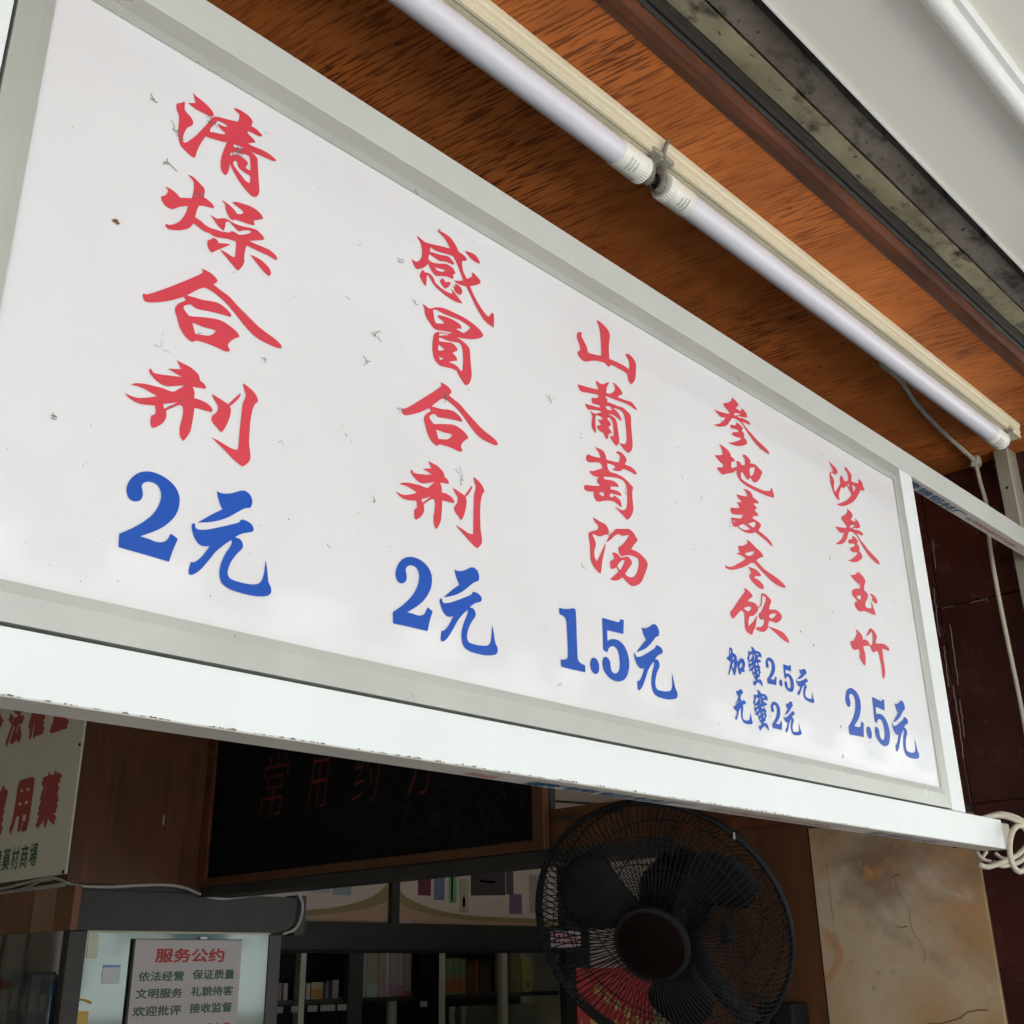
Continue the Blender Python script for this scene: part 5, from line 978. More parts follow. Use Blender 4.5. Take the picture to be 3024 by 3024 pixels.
v, f = tube_vf(smooth_path([(1.766, Y1 - 0.003, Z0 - 0.060), (1.785, Y1 - 0.003, Z0 - 0.063), (1.805, Y1 - 0.003, Z0 - 0.071)], 5), 0.0035, 6)
obj('tab', v, f, MATS['piece_yellow'], yt, smooth=True)

nt_ = thing('service_notice', 'pinkish grey notice board with a red heading and green lines of writing', 'notice', (2.12, Y1 - 0.01, Z0 - 0.3))
box('board', (1.9265, Y1 - 0.0100, Z0 - 0.50), (2.322, Y1 - 0.0040, Z0 + 0.1108), m_notice, nt_, bevel=0.001)
box('side_edge', (1.9200, Y1 - 0.0115, Z0 - 0.50), (1.9262, Y1 - 0.0030, Z0 + 0.1120), m_dkgrey, nt_)
box('top_edge', (1.9200, Y1 - 0.0115, Z0 + 0.1110), (2.322, Y1 - 0.0030, Z0 + 0.1132), m_dkgrey, nt_)
box('hook', (2.160, Y1 - 0.010, Z0 + 0.1134), (2.185, Y1 - 0.004, Z0 + 0.1200), m_pvc, nt_)
yn = Y1 - 0.0102
def line(s, x0, x1, zc, h, mat, bold=0.03):
    text('writing', s, (x0, yn, Z0 + zc - h / 2), (1, 0, 0), (0, 0, 1), x1 - x0, h, mat, nt_, bold=bold)
m_ngreen = pbr('notice_green', (0.05, 0.12, 0.055), 0.5)
m_nred = pbr('notice_red', (0.42, 0.035, 0.03), 0.5)
line('服务公约', 2.000, 2.256, 0.0635, 0.044, m_nred, 0.035)
for k, (a, b) in enumerate((('依法经营', '保证质量'), ('文明服务', '礼貌待客'), ('欢迎批评', '接收监督'))):
    zc = 0.0035 - 0.0505 * k
    sh = -0.004 * k
    line(a, 1.944 + sh + 0.004, 2.110, zc - 0.002, 0.030, m_ngreen)
    line(b, 2.140 + sh * 0, 2.300, zc + 0.001, 0.030, m_ngreen)
line('本店从事药学技术人员', 1.955, 2.300, -0.1560, 0.028, m_nred)

# ------------------------------------------------------------------ side cabinet with boxes, left edge
sc_ = thing('side_cabinet', 'dim glass fronted cabinet at the lower left filled with dark boxes', 'cabinet', (1.8, 4.0, 0.4))
box('glass_pane', (X1 + 0.004, Y1 + 0.02, 0.5), (X1 + 0.008, 4.75, Z0 + 0.134), m_glass, sc_)
for yy in (3.53, 3.70, 3.74):
    box('stile', (X1 - 0.002, yy * K, 0.3), (X1 + 0.0035, yy * K + 0.014, Z0 + 0.134), MATS['dark_bronze'], sc_)
box('back', (2.30, Y1 + 0.03, 0.3), (2.32, 4.80, Z0 + 0.25), m_dkgrey, sc_)
box('shelf', (X1 + 0.02, Y1 + 0.03, Z0 - 0.155), (2.29, 4.80, Z0 - 0.140), m_dkgrey, sc_)
box('shelf', (X1 + 0.02, Y1 + 0.03, Z0 - 0.455), (2.29, 4.80, Z0 - 0.440), m_dkgrey, sc_)
random.seed(21)
bk = [(3.60, 3.655, 0.135, (0.02, 0.06, 0.14), 'dark blue carton nearest the mirror post inside the side cabinet'),
      (3.662, 3.72, 0.150, (0.10, 0.12, 0.16), 'grey blue carton second from the mirror post inside the side cabinet'),
      (3.73, 3.79, 0.120, (0.03, 0.10, 0.13), 'teal carton third from the mirror post inside the side cabinet'),
      (3.80, 3.85, 0.160, (0.02, 0.05, 0.10), 'navy carton in the middle of the side cabinet'),
      (3.86, 3.93, 0.110, (0.18, 0.16, 0.13), 'beige carton left of the navy one in the side cabinet'),
      (3.94, 4.03, 0.140, (0.22, 0.03, 0.025), 'dull red carton in the side cabinet near the left edge'),
      (4.04, 4.16, 0.170, (0.24, 0.22, 0.19), 'pale grey carton at the left edge in the side cabinet')]
for a, b, h, c, lab in bk:
    m = pbr('carton_%d' % int(a * 100), c, 0.5, var=0.15, vscale=20)
    t = thing('carton', lab, 'carton', (X1 + 0.1, a * K - 0.08, Z0 - 0.14), 'cartons in the side cabinet')
    box('body', (X1 + 0.05, a * K - 0.15, Z0 - 0.1395), (X1 + 0.17, b * K - 0.15, Z0 - 0.1395 + h), m, t, bevel=0.001)
    box('label', (X1 + 0.0485, a * K - 0.15 + 0.01, Z0 - 0.1395 + h * 0.3), (X1 + 0.0498, b * K - 0.15 - 0.01, Z0 - 0.1395 + h * 0.7), pbr('carton_label', (0.22, 0.21, 0.19), 0.5), t)

# ------------------------------------------------------------------ black board with carved peonies, header
bb = thing('black_board', 'long black board in a brown wooden frame with dark red characters and carved peonies', 'board', (XW, 2.7, Z0 + 0.27))
bx = XW - 0.012
box('panel', (bx, 1.976, Z0 + 0.301), (bx + 0.01, 3.470, Z0 + 1.02), m_black, bb)
box('bottom_rail', (bx - 0.012, 1.936, Z0 + 0.2755), (bx + 0.010, 3.510, Z0 + 0.3008), m_frame_wood, bb, bevel=0.002)
box('right_stile', (bx - 0.012, 1.936, Z0 + 0.3012), (bx + 0.010, 1.9755, Z0 + 1.02), m_frame_wood, bb, bevel=0.002)
box('left_stile', (bx - 0.010, 3.4705, Z0 + 0.3012), (bx + 0.010, 3.512, Z0 + 1.02), m_trim, bb, bevel=0.002)
box('top_rail', (bx - 0.012, 1.936, Z0 + 1.0205), (bx + 0.010, 3.512, Z0 + 1.045), m_orange_wood, bb, bevel=0.002)
for c, ya, yb, za, zb_ in (('常', 3.012, 2.868, 0.437, 0.627), ('用', 2.775, 2.665, 0.445, 0.640), ('药', 2.562, 2.425, 0.439, 0.640), ('方', 2.325, 2.210, 0.434, 0.640)):
    text('character', c, (bx - 0.0005, ya * K, Z0 + za * K), uy, (0, 0, 1), (ya - yb) * K, (zb_ - za) * K, m_dkred, bb, thin=0.018, shear=0.25)
random.seed(14)
pe = []
def peony(y, z, s, n=16):
    for k in range(n):
        a = random.uniform(0, 6.28); rr = s * math.sqrt(random.random())
        cy, cz, r = y + rr * math.cos(a), z + rr * math.sin(a), s * random.uniform(0.16, 0.34)
        st = random.uniform(0, 6.28)
        P = [(bx - 0.0004, cy + r * math.cos(st + t * 0.5), cz + r * math.sin(st + t * 0.5) * 0.8) for t in range(9)]
        pe.append(tube_vf(P, 0.0032, 4))
for y, z, s in ((2.46, 0.40, 0.050), (2.36, 0.37, 0.040), (2.28, 0.47, 0.040), (2.26, 0.42, 0.028), (2.14, 0.38, 0.045), (2.10, 0.46, 0.045), (2.03, 0.52, 0.035), (2.02, 0.43, 0.035), (2.23, 0.34, 0.035), (2.40, 0.345, 0.03), (2.55, 0.36, 0.03)):
    peony(y, Z0 + z, s)
P = [(bx - 0.0004, 2.60 - 0.03 * i, Z0 + 0.345 - 0.018 * math.sin(i / 3.0)) for i in range(12)]
pe.append(tube_vf(P, 0.0012, 4))
o = merged('peony_carving', pe, m_carve, bb); o['kind'] = 'stuff'
hd = thing('header_beam', 'dark header beam under the black board running back from the wooden pier', 'beam', (2.2, 2.5, Z0 + 0.24))
box('beam', (XW - 0.006, 1.558, Z0 + 0.2450), (2.26, Y1 - 0.004, Z0 + 0.2745), m_dkgrey, hd)
box('infill', (XW + 0.002, 1.936, Z0 + 0.2750), (2.172, Y1 - 0.004, 2.999), m_dkgrey, hd)
box('fascia', (XW + 0.001, 1.558, Z0 + 0.2750), (2.20, 1.9355, Z0 + 0.372), m_wall_wood, hd)
P = [(XW - 0.004, 1.93, Z0 + 0.345), (XW - 0.006, 1.90, Z0 + 0.350), (XW - 0.006, 1.84, Z0 + 0.338), (XW - 0.004, 1.78, Z0 + 0.343), (XW - 0.003, 1.70, Z0 + 0.350)]
tube('loose_wire', smooth_path(P, 5), 0.004, m_dkgrey, hd)

# ------------------------------------------------------------------ back cabinets with poster band
bc = thing('back_cabinet', 'dark shop cabinet at the back with glass doors under a cream poster band', 'cabinet', (4.2, Y2, 0.5))
yf = Y2 - 0.045
box('top_rail', (2.6, yf, 1.708), (5.095, Y2 - 0.004, 1.8275), m_dkgrey, bc)
box('lower_rail', (2.6, yf + 0.004, 1.690), (5.095, Y2 - 0.006, 1.7075), m_dark, bc)
for a, b, mt in ((3.296, 3.326, m_lightmull), (3.575, 3.660, m_dkgrey), (4.010, 4.145, m_black), (4.146, 4.188, m_lightmull), (4.598, 4.637, m_lightmull), (2.62, 2.70, m_dkgrey)):
    box('stile', (a, yf, 0.6), (b, Y2 - 0.006, 1.689), mt, bc)
box('tall_stile', (5.0975, yf - 0.01, 0.3), (5.310, Y2 - 0.004, 2.31), m_dkgrey, bc)
box('shelf', (2.6, Y2 - 0.003, 1.474), (5.09, Y2 + 0.29, 1.494), m_dkgrey, bc)
box('shelf', (2.6, Y2 - 0.003, 1.10), (5.09, Y2 + 0.29, 1.12), m_dkgrey, bc)
box('back', (2.6, Y2 + 0.291, 0.6), (5.09, Y2 + 0.299, 1.70), m_dark, bc)
box('door_glass', (3.662, yf + 0.012, 0.7), (4.008, yf + 0.016, 1.689), m_glass, bc)
box('door_glass', (4.190, yf + 0.012, 0.7), (4.596, yf + 0.016, 1.689), m_glass, bc)
box('door_glass', (4.639, yf + 0.012, 0.7), (5.094, yf + 0.016, 1.689), m_glass, bc)
pb = thing('poster_band', 'cream poster band with khaki swags and printed medicine bottles over the back cabinet', 'poster', (4.2, Y2, 1.83))
yp = Y2 - 0.004
box('sheet', (2.9, yp, 1.8280), (3.836, Y2 + 0.01, 2.40), m_cream_print, pb)
box('sheet', (3.886, yp, 1.8280), (5.095, Y2 + 0.01, 2.40), m_cream_print, pb)
box('divider', (3.8365, yp - 0.03, 1.8280), (3.8855, Y2 + 0.01, 2.40), m_dkgrey, pb)
up = smooth_path([(3.2, 0, 1.872), (3.3642, 0, 1.8804), (3.5319, 0, 1.8981), (3.6959, 0, 1.9368), (3.775, 0, 1.972), (3.836, 0, 2.020)], 5)
lo = smooth_path([(3.2, 0, 1.848), (3.3659, 0, 1.8536), (3.5335, 0, 1.8692), (3.6978, 0, 1.893), (3.775, 0, 1.912), (3.836, 0, 1.934)], 5)
up2 = smooth_path([(3.886, 0, 2.005), (3.920, 0, 1.975), (3.958, 0, 1.9527), (4.07, 0, 1.917), (4.1907, 0, 1.8945), (4.4349, 0, 1.8738), (4.938, 0, 1.868), (5.09, 0, 1.870)], 5)
lo2 = smooth_path([(3.886, 0, 1.934), (3.920, 0, 1.921), (3.9593, 0, 1.9043), (4.07, 0, 1.882), (4.1911, 0, 1.8672), (4.4348, 0, 1.8518), (4.9371, 0, 1.8447), (5.09, 0, 1.846)], 5)
for U, L_ in ((up, lo), (up2, lo2)):
    V = [(p.x, yp - 0.0010, p.z) for p in U] + [(p.x, yp - 0.0010, p.z) for p in L_]
    n = len(U)
    obj('printed_swag', V, [(i, i + 1, n + i + 1, n + i) for i in range(n - 1)], m_swoosh, pb)
    V = [(p.x, yp - 0.0006, p.z) for p in L_] + [(p.x, yp - 0.0006, 1.8282) for p in L_]
    obj('printed_field', V, [(i, i + 1, n + i + 1, n + i) for i in range(n - 1)], m_tan_print, pb)
def printed(name, outline, col):
    V = [(x, yp - 0.0014, z) for x, z in outline]
    return obj(name, V, [tuple(range(len(V)))], pbr('print_%02d%02d%02d' % tuple(int(c * 99) for c in col), col, 0.5), pb)
def prect(x0, x1, z0, z1, col, name='printed_pack'):
    return printed(name, [(x0, z0), (x1, z0), (x1, z1), (x0, z1)], col)
prect(3.36, 3.47, 1.955, 2.06, (0.30, 0.34, 0.30)); prect(3.49, 3.60, 1.950, 2.06, (0.22, 0.27, 0.26))
prect(4.030, 4.120, 1.965, 2.12, (0.12, 0.02, 0.03)); prect(4.140, 4.215, 1.945, 2.12, (0.12, 0.14, 0.22))
prect(4.245, 4.300, 1.935, 2.12, (0.12, 0.30, 0.14)); prect(4.262, 4.276, 1.945, 2.12, (0.45, 0.52, 0.45), 'printed_stripe')
printed('printed_bottle', [(4.318, 1.890), (4.392, 1.890), (4.382, 1.93), (4.386, 1.985), (4.392, 1.99), (4.392, 2.035), (4.376, 2.06), (4.330, 2.06), (4.314, 2.035), (4.316, 1.99), (4.322, 1.985), (4.328, 1.93)], (0.34, 0.30, 0.20))
prect(4.345, 4.365, 1.915, 1.965, (0.16, 0.11, 0.06), 'printed_stripe')
printed('printed_pack', [(4.405, 1.975), (4.67, 1.985), (4.67, 2.14), (4.405, 2.14)], (0.05, 0.035, 0.035))
prect(4.47, 4.59, 2.045, 2.058, (0.26, 0.24, 0.24), 'printed_stripe')
prect(4.675, 4.735, 1.99, 2.14, (0.06, 0.07, 0.07)); prect(4.700, 4.800, 1.890, 1.995, (0.16, 0.08, 0.16))
for cx, cz in ((4.57, 1.945), (4.60, 1.925), (4.635, 1.94), (4.605, 1.955)):
    printed('printed_tablet', [(cx + 0.016 * math.cos(i * 0.785), cz + 0.012 * math.sin(i * 0.785)) for i in range(8)], (0.34, 0.40, 0.36))
prect(3.90, 3.985, 1.8285, 1.842, (0.42, 0.42, 0.46)); prect(4.86, 5.02, 1.90, 2.10, (0.30, 0.24, 0.22))
ub = thing('upper_poster', 'pale cream board with a dark seam at the back of the shop above the fan', 'poster', (5.6, Y2, 2.1))
box('board', (5.320, yp, 1.90), (6.50, Y2 + 0.01, 2.98), m_cream_print, ub)
tube('seam_cord', [(5.05, yp - 0.03, 2.520), (5.60, yp - 0.03, 2.545), (6.40, yp - 0.03, 2.630)], 0.007, m_dkgrey, ub)
box('board', (5.0, yp, 2.41), (5.319, Y2 + 0.01, 2.98), m_cream_print, ub)
lb = thing('lower_poster', 'dim cream display board behind the lower left of the fan', 'poster', (5.5, Y2, 1.3))
box('board', (5.320, yp, 1.30), (6.3, Y2 + 0.01, 1.845), m_cream_print, lb)
box('rail', (5.312, yp - 0.02, 1.846), (6.3, Y2 + 0.01, 1.899), m_dkgrey, lb)
pk = thing('red_white_label', 'small white label with red marks behind the left rim of the fan', 'label', (5.1, yf - 0.012, 1.76))
box('sheet', (4.975, yf - 0.0125, 1.716), (5.225, yf - 0.0105, 1.806), pbr('label_white', (0.62, 0.52, 0.56), 0.5), pk)
random.seed(4)
mk = []
for r_ in range(2):
    for k in range(6):
        x0 = 4.990 + 0.038 * k; z0 = 1.738 + 0.032 * r_
        mk.append(([(x0, yf - 0.0130, z0), (x0 + 0.026, yf - 0.0130, z0 + 0.002), (x0 + 0.024, yf - 0.0130, z0 + 0.018), (x0 + 0.003, yf - 0.0130, z0 + 0.016)], [(0, 1, 2, 3)]))
o = merged('red_marks', mk, pbr('label_red', (0.50, 0.06, 0.10), 0.5), pk); o['kind'] = 'stuff'

def pack(x0, x1, z1, col, lab, z0=1.4945, band=None, cat='medicine box', grp='medicine boxes on the back shelf', depth=0.05, y=None):
    y = Y2 + 0.005 if y is None else y
    t = thing('medicine_box', lab, cat, ((x0 + x1) / 2, y, z0), grp)
    m = pbr('pack_%d_%d' % (int(x0 * 1000), int(z0 * 100)), col, 0.45, var=0.08, vscale=30)
    box('carton', (x0, y, z0), (x1, y + depth, z1), m, t, bevel=0.0012)
    if band:
        bcol, f0, f1 = band
        box('printed_band', (x0 + 0.001, y - 0.0008, z0 + (z1 - z0) * f0), (x1 - 0.001, y - 0.0002, z0 + (z1 - z0) * f1),
            pbr('band_%02d%02d%02d' % tuple(int(c * 99) for c in bcol), bcol, 0.45), t)
    return t
G1 = 'boxes behind the middle cabinet door'
pack(3.670, 3.718, 1.690, (0.30, 0.33, 0.34), 'tall grey blue box at the left of the pink row in the back cabinet', grp=G1)
pack(3.722, 3.790, 1.690, (0.30, 0.26, 0.22), 'tall beige box in the pink row, second from the left', grp=G1, band=((0.34, 0.36, 0.33), 0.0, 0.3))
pack(3.794, 3.834, 1.690, (0.34, 0.22, 0.19), 'salmon box in the pink row beside a white strip', grp=G1)
pack(3.838, 3.862, 1.690, (0.44, 0.38, 0.36), 'narrow white box in the middle of the pink row', grp=G1, band=((0.45, 0.25, 0.32), 0.0, 0.3))
pack(3.866, 3.918, 1.690, (0.36, 0.27, 0.24), 'pale pink box right of the narrow white one', grp=G1, band=((0.36, 0.16, 0.24), 0.0, 0.3))
pack(3.922, 3.950, 1.690, (0.38, 0.26, 0.32), 'lilac box towards the right of the pink row', grp=G1, band=((0.34, 0.12, 0.20), 0.0, 0.25))
pack(3.954, 4.004, 1.690, (0.24, 0.19, 0.18), 'greyish pink box at the right end of the pink row', grp=G1, band=((0.30, 0.06, 0.08), 0.0, 0.12))
G2 = 'orange and green medicine boxes'
for i, (x0, x1, c) in enumerate(((4.194, 4.234, (0.20, 0.23, 0.14)), (4.240, 4.290, (0.23, 0.25, 0.16)), (4.294, 4.330, (0.22, 0.19, 0.11)), (4.334, 4.378, (0.20, 0.20, 0.12)))):
    t = pack(x0, x1, 1.668 - 0.006 * (i % 2), c, ['first', 'second', 'third', 'fourth'][i] + ' box from the left of the orange and green boxes', grp=G2, band=((0.36, 0.11, 0.04), 0.05, 0.45))
    box('printed_band', (x0 + 0.004, Y2 + 0.0035, 1.592), (x1 - 0.004, Y2 + 0.0040, 1.618), pbr('band_green', (0.10, 0.24, 0.12), 0.45), t)
G3 = 'single boxes on the back shelf'
pack(4.384, 4.440, 1.640, (0.10, 0.04, 0.02), 'brown box right of the orange and green boxes', grp=G3)
pack(4.444, 4.474, 1.655, (0.20, 0.04, 0.025), 'dark red box left of the pale mullion', grp=G3)
pack(4.480, 4.560, 1.630, (0.06, 0.03, 0.02), 'near black box beside the pale mullion', grp=G3)
pack(4.642, 4.668, 1.690, (0.20, 0.17, 0.19), 'narrow grey and purple box right of the pale mullion', grp=G3, band=((0.10, 0.03, 0.08), 0.05, 0.6))
pack(4.672, 4.700, 1.685, (0.05, 0.03, 0.035), 'dark purple box left of the yellow ones', grp=G3)
t = pack(4.708, 4.788, 1.690, (0.30, 0.23, 0.07), 'taller yellow medicine box with a green mark', grp='yellow medicine boxes', band=((0.19, 0.15, 0.06), 0.0, 0.97))
box('printed_mark', (4.738, Y2 + 0.0036, 1.512), (4.752, Y2 + 0.0040, 1.56), pbr('mark_green', (0.04, 0.11, 0.04), 0.45), t)
t = pack(4.800, 4.880, 1.664, (0.32, 0.24, 0.08), 'shorter yellow medicine box standing right of the taller one', grp='yellow medicine boxes')
box('printed_mark', (4.834, Y2 + 0.0036, 1.512), (4.858, Y2 + 0.0041, 1.548), MATS['mark_green'], t)
G4 = 'small packs behind the left cabinet opening'
sm = [(2.98, 3.03, 1.575, (0.10, 0.10, 0.11)), (3.05, 3.08, 1.60, (0.24, 0.20, 0.20)), (3.10, 3.15, 1.585, (0.12, 0.12, 0.12)), (3.17, 3.20, 1.56, (0.26, 0.26, 0.27)), (3.21, 3.235, 1.566, (0.22, 0.16, 0.16)),
      (3.245, 3.268, 1.564, (0.28, 0.27, 0.26)), (3.335, 3.362, 1.572, (0.34, 0.29, 0.29)), (3.372, 3.392, 1.560, (0.34, 0.32, 0.30)), (3.398, 3.466, 1.566, (0.30, 0.27, 0.16)), (3.478, 3.496, 1.56, (0.10, 0.09, 0.08)), (3.520, 3.556, 1.574, (0.20, 0.17, 0.17))]
names = ['grey pack furthest left on the small pack shelf', 'pinkish pack second on the small pack shelf', 'dark grey pack third on the small pack shelf', 'white pack left of the thin reddish one',
         'thin reddish pack between two white packs', 'white pack just left of the pale upright', 'rounded white pack just right of the pale upright', 'narrow white pack beside the picture box',
         'wide cream box with an orange picture', 'thin dark pack right of the picture box', 'greyish pack at the right end of the small pack shelf']
for (x0, x1, z1, c), nm in zip(sm, names):
    pack(x0, x1, z1 - 0.0, c, nm, grp=G4, band=((0.30, 0.15, 0.03), 0.05, 0.6) if 'picture' in nm and 'cream' in nm else None)
for i, (x0, x1) in enumerate(((3.15, 3.21), (3.255, 3.29), (3.345, 3.398), (3.415, 3.498), (3.512, 3.565), (3.92 + 0.10, 4.065))):
    tg = tag(box('price_ticket', (x0, yf - 0.003, 1.444), (x1, yf - 0.001, 1.470), pbr('ticket', (0.24, 0.24, 0.22), 0.5)), ['leftmost white price ticket under the small packs', 'short price ticket left of the pale upright', 'square price ticket right of the pale upright', 'long price ticket under the picture box', 'price ticket at the right end of the small pack shelf', 'white price ticket on the black stile'][i], 'ticket', 'price tickets on the shelf edge')
# lower shelf: pale jars and a round dark lid
for x, w, h, lab in ((4.330, 0.035, 0.085, 'slim pale jar left of centre on the lower back shelf'), (4.415, 0.028, 0.085, 'slimmer pale jar right of its twin on the lower back shelf'), (3.93, 0.05, 0.16, 'tall khaki jar behind the middle cabinet door')):
    t = thing('jar', lab, 'jar', (x, Y2 + 0.06, 1.12), 'jars on the lower back shelf')
    lathe_axis('body', (x, Y2 + 0.06, 1.1205), (0, 0, 1), [(0, w / 2), (0.20 + h, w / 2), (0.21 + h, w / 2 - 0.004)], pbr('jar_pale', (0.30, 0.30, 0.27), 0.3), t, 20)
    lathe_axis('lid', (x, Y2 + 0.06, 1.332 + h), (0, 0, 1), [(0, w / 2 + 0.002), (0.018, w / 2 + 0.002)], pbr('jar_lid', (0.36, 0.35, 0.30), 0.4), t, 20)
t = thing('carton', 'large khaki carton on the lower back shelf behind the right cabinet door', 'carton', (4.7, Y2 + 0.1, 1.12))
box('body', (4.43 + 0.03, Y2 + 0.09, 1.1205), (5.0, Y2 + 0.25, 1.43), pbr('khaki_carton', (0.13, 0.115, 0.085), 0.6, var=0.1, vscale=10), t)
box('flap', (4.46, Y2 + 0.085, 1.39), (5.0, Y2 + 0.0895, 1.43), MATS['khaki_carton'], t)

# ------------------------------------------------------------------ red and gold hanging behind the fan
rc = thing('festive_hanging', 'red festive hanging with gold medallions and fringe behind the lower part of the fan', 'hanging decoration', (4.1, 3.2, 1.3))
m_fred = pbr('festive_red', (0.27, 0.012, 0.010), 0.5, var=0.12, vscale=10)
m_gold = pbr('gold_trim', (0.42, 0.26, 0.07), 0.4, metal=0.4, var=0.15, vscale=30)
def hx(x): return x * 1.391
def hz(z): return 1.6 + (z - 1.6) * 1.391
box('cloth', (hx(2.65), 3.20, 0.9), (hx(3.42), 3.206, hz(1.605)), m_fred, rc)
for k in range(6):
    lathe_axis('medallion', (hx(2.74 + 0.045 * k), 3.1995, hz(1.545 - 0.022 * k)), (0, -1, 0), [(0, 0.023), (0.002, 0.022), (0.003, 0.012), (0.002, 0.004)], m_gold, rc, 14)
    lathe_axis('medallion', (hx(2.72 + 0.05 * k), 3.1995, hz(1.455 - 0.003 * k)), (0, -1, 0), [(0, 0.020), (0.002, 0.019), (0.003, 0.008)], m_gold, rc, 14)
fr_ = []
random.seed(9)
for k in range(44):
    x = hx(2.865 + 0.0075 * k + random.uniform(-0.002, 0.002))
    zt_ = hz(1.52 - 0.05 * math.sin(k * 0.35) if 16 < k < 34 else 1.45)
    fr_.append(tube_vf([(x, 3.190, zt_), (x + random.uniform(-0.003, 0.003), 3.188, 1.1)], 0.003, 5))
o = merged('gold_fringe', fr_, pbr('fringe_gold', (0.17, 0.135, 0.05), 0.5), rc); o['kind'] = 'stuff'
for x in (2.662, 2.704, 2.745):
    box('gold_stripe', (hx(x), 3.1985, 0.9), (hx(x) + 0.008, 3.1998, hz(1.47)), m_gold, rc)

# ------------------------------------------------------------------ electric fan
FC = Vector((1.5532, 1.1675, 1.66))
faz, fel = 3.4806, -0.4794
FN = Vector((math.cos(fel) * math.cos(faz), math.cos(fel) * math.sin(faz), math.sin(fel)))
FA = (right - FN * right.dot(FN)).normalized()         # fan's own right
FB = FN.cross(FA)
if FB.dot(-down) < 0: FB = -FB
fan = thing('wall_fan', 'black wire guard electric fan with dark blades hanging below the price sign', 'fan', tuple(FC))
def fp(r, th, t): return FC + (FA * math.cos(th) + FB * math.sin(th)) * r + FN * t
R = 0.2085
def ring(name, r, t, w, mat, seg=96):
    return tube(name, [fp(r, 2 * math.pi * i / seg, t) for i in range(seg)], w, mat, fan, seg=8, closed=True)
ring('rim', R, 0.0, 0.0046, m_fan)
ring('rim_band', R - 0.001, -0.009, 0.0040, m_fan)
wires = []
NW = 112
for k in range(NW):
    th = 2 * math.pi * k / NW
    P = [fp(r, th + sw, t) for r, t, sw in ((0.058, 0.050, 0), (0.09, 0.053, 0.015), (0.13, 0.050, 0.03), (0.165, 0.041, 0.05), (0.190, 0.028, 0.07), (0.203, 0.013, 0.085), (0.2075, 0.001, 0.09))]
    wires.append(tube_vf(P, 0.00095, 4))
for r, t in ((0.128, 0.0495), (0.168, 0.0385)):
    wires.append(tube_vf([fp(r, 2 * math.pi * i / 60, t) for i in range(60)], 0.0010, 4, closed=True))
o = merged('front_guard', wires, m_fan, fan, smooth=True); o['kind'] = 'stuff'
wires = []
for k in range(NW):
    th = 2 * math.pi * k / NW
    P = [fp(r, th - sw, t) for r, t, sw in ((0.055, -0.085, 0), (0.10, -0.088, 0.12), (0.15, -0.080, 0.26), (0.185, -0.060, 0.36), (0.203, -0.030, 0.42), (0.2075, -0.008, 0.44))]
    wires.append(tube_vf(P, 0.00095, 4))
for r, t in ((0.10, -0.088), (0.150, -0.080), (0.188, -0.057)):
    wires.append(tube_vf([fp(r, 2 * math.pi * i / 60, t) for i in range(60)], 0.0013, 4, closed=True))
o = merged('rear_guard', wires, m_fan, fan, smooth=True); o['kind'] = 'stuff'
lathe_axis('hub_cap', FC + FN * 0.044, FN, [(0, 0.058), (0.006, 0.0616), (0.012, 0.0600), (0.0135, 0.0555)], m_fan, fan, 48)
lathe_axis('hub_badge', FC + FN * 0.0576, FN, [(-0.001, 0.0540), (0.001, 0.0535), (0.0030, 0.040), (0.0036, 0.02), (0.0038, 0.002)], m_hub, fan, 48)
lathe_axis('blade_hub', FC - FN * 0.045, FN, [(0, 0.034), (0.045, 0.034), (0.055, 0.026), (0.06, 0.01)], m_blade, fan, 32)
for deg in (172, 52, -68):
    a0 = math.radians(deg)
    nr, nc = 9, 8
    V, F = [], []
    for i in range(nr):
        u = i / (nr - 1)
        r = 0.030 + 0.150 * u
        half = math.radians(11 + 15 * math.sin(min(1, u * 1.15) * math.pi * 0.62)) * (1 - 0.62 * max(0, u - 0.82) / 0.18)
        sweep = math.radians(-10 * u)
        for j in range(nc):
            s = j / (nc - 1) * 2 - 1
            V.append(fp(r * (1 - 0.03 * s * s * u), a0 + sweep + half * s, -0.018 + 0.020 * s * (0.6 + 0.4 * (1 - u)) + 0.004 * math.cos(s * 1.5)))
    for i in range(nr - 1):
        for j in range(nc - 1):
            F.append((i * nc + j, i * nc + j + 1, (i + 1) * nc + j + 1, (i + 1) * nc + j))
    bl = obj('blade', V, F, m_blade, fan, smooth=True)
    sm_ = bl.modifiers.new('thickness', 'SOLIDIFY'); sm_.thickness = 0.002
lathe_axis('motor_housing', FC - FN * 0.200, FN, [(0, 0.015), (0.006, 0.045), (0.03, 0.060), (0.085, 0.066), (0.105, 0.060), (0.110, 0.03)], m_fan, fan, 40)
mo = FC - FN * 0.15
tube('arm', smooth_path([mo + Vector((0, 0, -0.03)), mo + Vector((0.06, 0.02, -0.10)), mo + Vector((0.20, 0.05, -0.185)), Vector((2.10, 1.30, 1.46))], 6), 0.017, m_fan, fan, seg=12)
box('wall_bracket', (2.085, 1.262, 1.39), (XW - 0.003, 1.345, 1.535), m_fan, fan, bevel=0.006)
lathe_axis('tilt_knob', mo + Vector((0.05, -0.045, -0.075)), (0.3, -1, 0), [(0, 0.018), (0.014, 0.016), (0.018, 0.01)], m_fan, fan, 16)
v, f = box_vf((-0.0008, -0.0015, -0.005), (0.0008, 0.0015, 0.005))
c0 = fp(R + 0.0012, math.radians(57), 0.004)
obj('guard_clip', [c0 + Vector(p) for p in v], f, m_cap, fan)

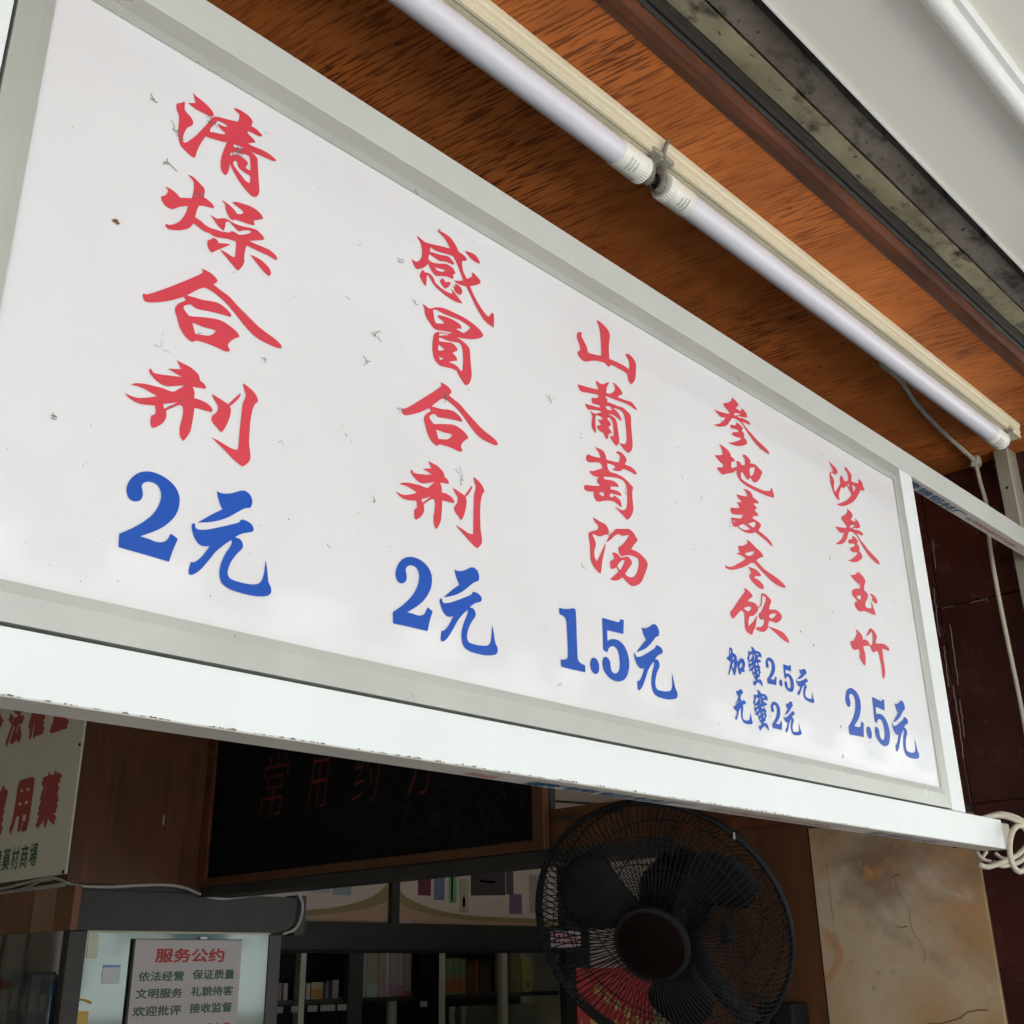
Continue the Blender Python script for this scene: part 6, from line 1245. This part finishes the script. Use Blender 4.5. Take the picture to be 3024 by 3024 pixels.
# ------------------------------------------------------------------ counter under the sign (below the frame of the photo)
ct = thing('front_counter', 'wooden service counter under the price sign', 'counter', (0.3, 0.8, 0))
box('body', (-1.45, 0.66, 0.0), (XW - 0.01, 0.95, 0.95), m_wall_wood, ct)
box('top', (-1.48, 0.63, 0.951), (XW - 0.008, 0.98, 0.985), m_trim, ct, bevel=0.003)

# ------------------------------------------------------------------ the street that lights the stall and shows in the glossy sign
def facade(label, x0, x1, h, col, seed):
    random.seed(seed)
    b = thing('street_building', label, 'building', ((x0 + x1) / 2, -17, 0), 'buildings across the street')
    m = pbr('facade_%d' % seed, col, 0.8, var=0.05, vscale=0.6)
    mw = pbr('window_glass', (0.10, 0.13, 0.15), 0.08)
    mf = pbr('window_trim', (0.62, 0.62, 0.60), 0.5)
    box('wall', (x0, -24, 0.002), (x1, -16.0, h), m, b)
    box('cornice', (x0 - 0.2, -16.0, h - 0.5), (x1 + 0.2, -15.6, h), mf, b)
    nx = int((x1 - x0) // 3.2)
    for fl_ in range(int((h - 1.5) // 3.2)):
        z = 1.2 + 3.2 * fl_
        for k in range(nx):
            cx = x0 + (k + 0.5) * (x1 - x0) / nx
            w = box('window', (cx - 0.8, -16.0 + 0.003, z), (cx + 0.8, -15.93, z + 1.7), mf, b)
            box('pane', (cx - 0.7, -15.929, z + 0.1), (cx + 0.7, -15.915, z + 1.6), mw, w)
        box('balcony', (x0 + 0.4, -15.92, z - 0.35), (x1 - 0.4, -15.3, z - 0.05), m, b)
facade('pale yellow apartment block across the street', -14, 2.0, 13.5, (0.52, 0.51, 0.48), 1)
facade('white apartment block across the street', 2.6, 19, 16.0, (0.55, 0.55, 0.55), 2)
facade('grey tiled apartment block across the street', 19.6, 44, 13.0, (0.50, 0.51, 0.52), 3)
def tree(label, x, y, h, r, seed):
    random.seed(seed)
    t = thing('street_tree', label, 'tree', (x, y, 0), 'trees along the kerb')
    P = [(x, y, 0), (x + 0.1, y, h * 0.35), (x - 0.05, y + 0.1, h * 0.7)]
    tube('trunk', smooth_path(P, 4), [0.16 - 0.011 * i for i in range(9)], pbr('bark', (0.10, 0.075, 0.055), 0.9), t, seg=10)
    for k in range(7):
        a = k * 0.9 + random.random()
        tube('limb', [(x, y, h * (0.38 + 0.05 * k)), (x + r * 0.35 * math.cos(a), y + r * 0.35 * math.sin(a), h * (0.5 + 0.05 * k)), (x + r * 0.7 * math.cos(a), y + r * 0.7 * math.sin(a), h * (0.58 + 0.05 * k))], [0.06, 0.04, 0.015], MATS['bark'], t, seg=6)
    V, F = [], []
    cl = [(random.gauss(0, 0.5), random.gauss(0, 0.5), random.gauss(0, 0.35)) for _ in range(34)]
    for k in range(5200):
        c = random.choice(cl)
        p = Vector((x + r * (c[0] + random.gauss(0, 0.16)), y + r * (c[1] + random.gauss(0, 0.16)), h * 0.72 + r * 0.75 * (c[2] + random.gauss(0, 0.14))))
        s = random.uniform(0.05, 0.10)
        a = Vector((random.uniform(-1, 1), random.uniform(-1, 1), random.uniform(-0.4, 0.4))).normalized()
        b = a.cross(Vector((random.uniform(-1, 1), random.uniform(-1, 1), 1))).normalized()
        n = len(V)
        V += [p - a * s, p + b * s * 0.45, p + a * s, p - b * s * 0.45]
        F.append((n, n + 1, n + 2, n + 3))
    o = obj('crown', V, F, pbr('leaves', (0.07, 0.12, 0.035), 0.45, var=0.4, vscale=3), t)
tree('leafy street tree across the lane left of its neighbour', 5.5, -7.4, 4.8, 1.9, 31)
tree('leafy street tree further right along the kerb', 10.5, -8.0, 5.2, 2.3, 32)
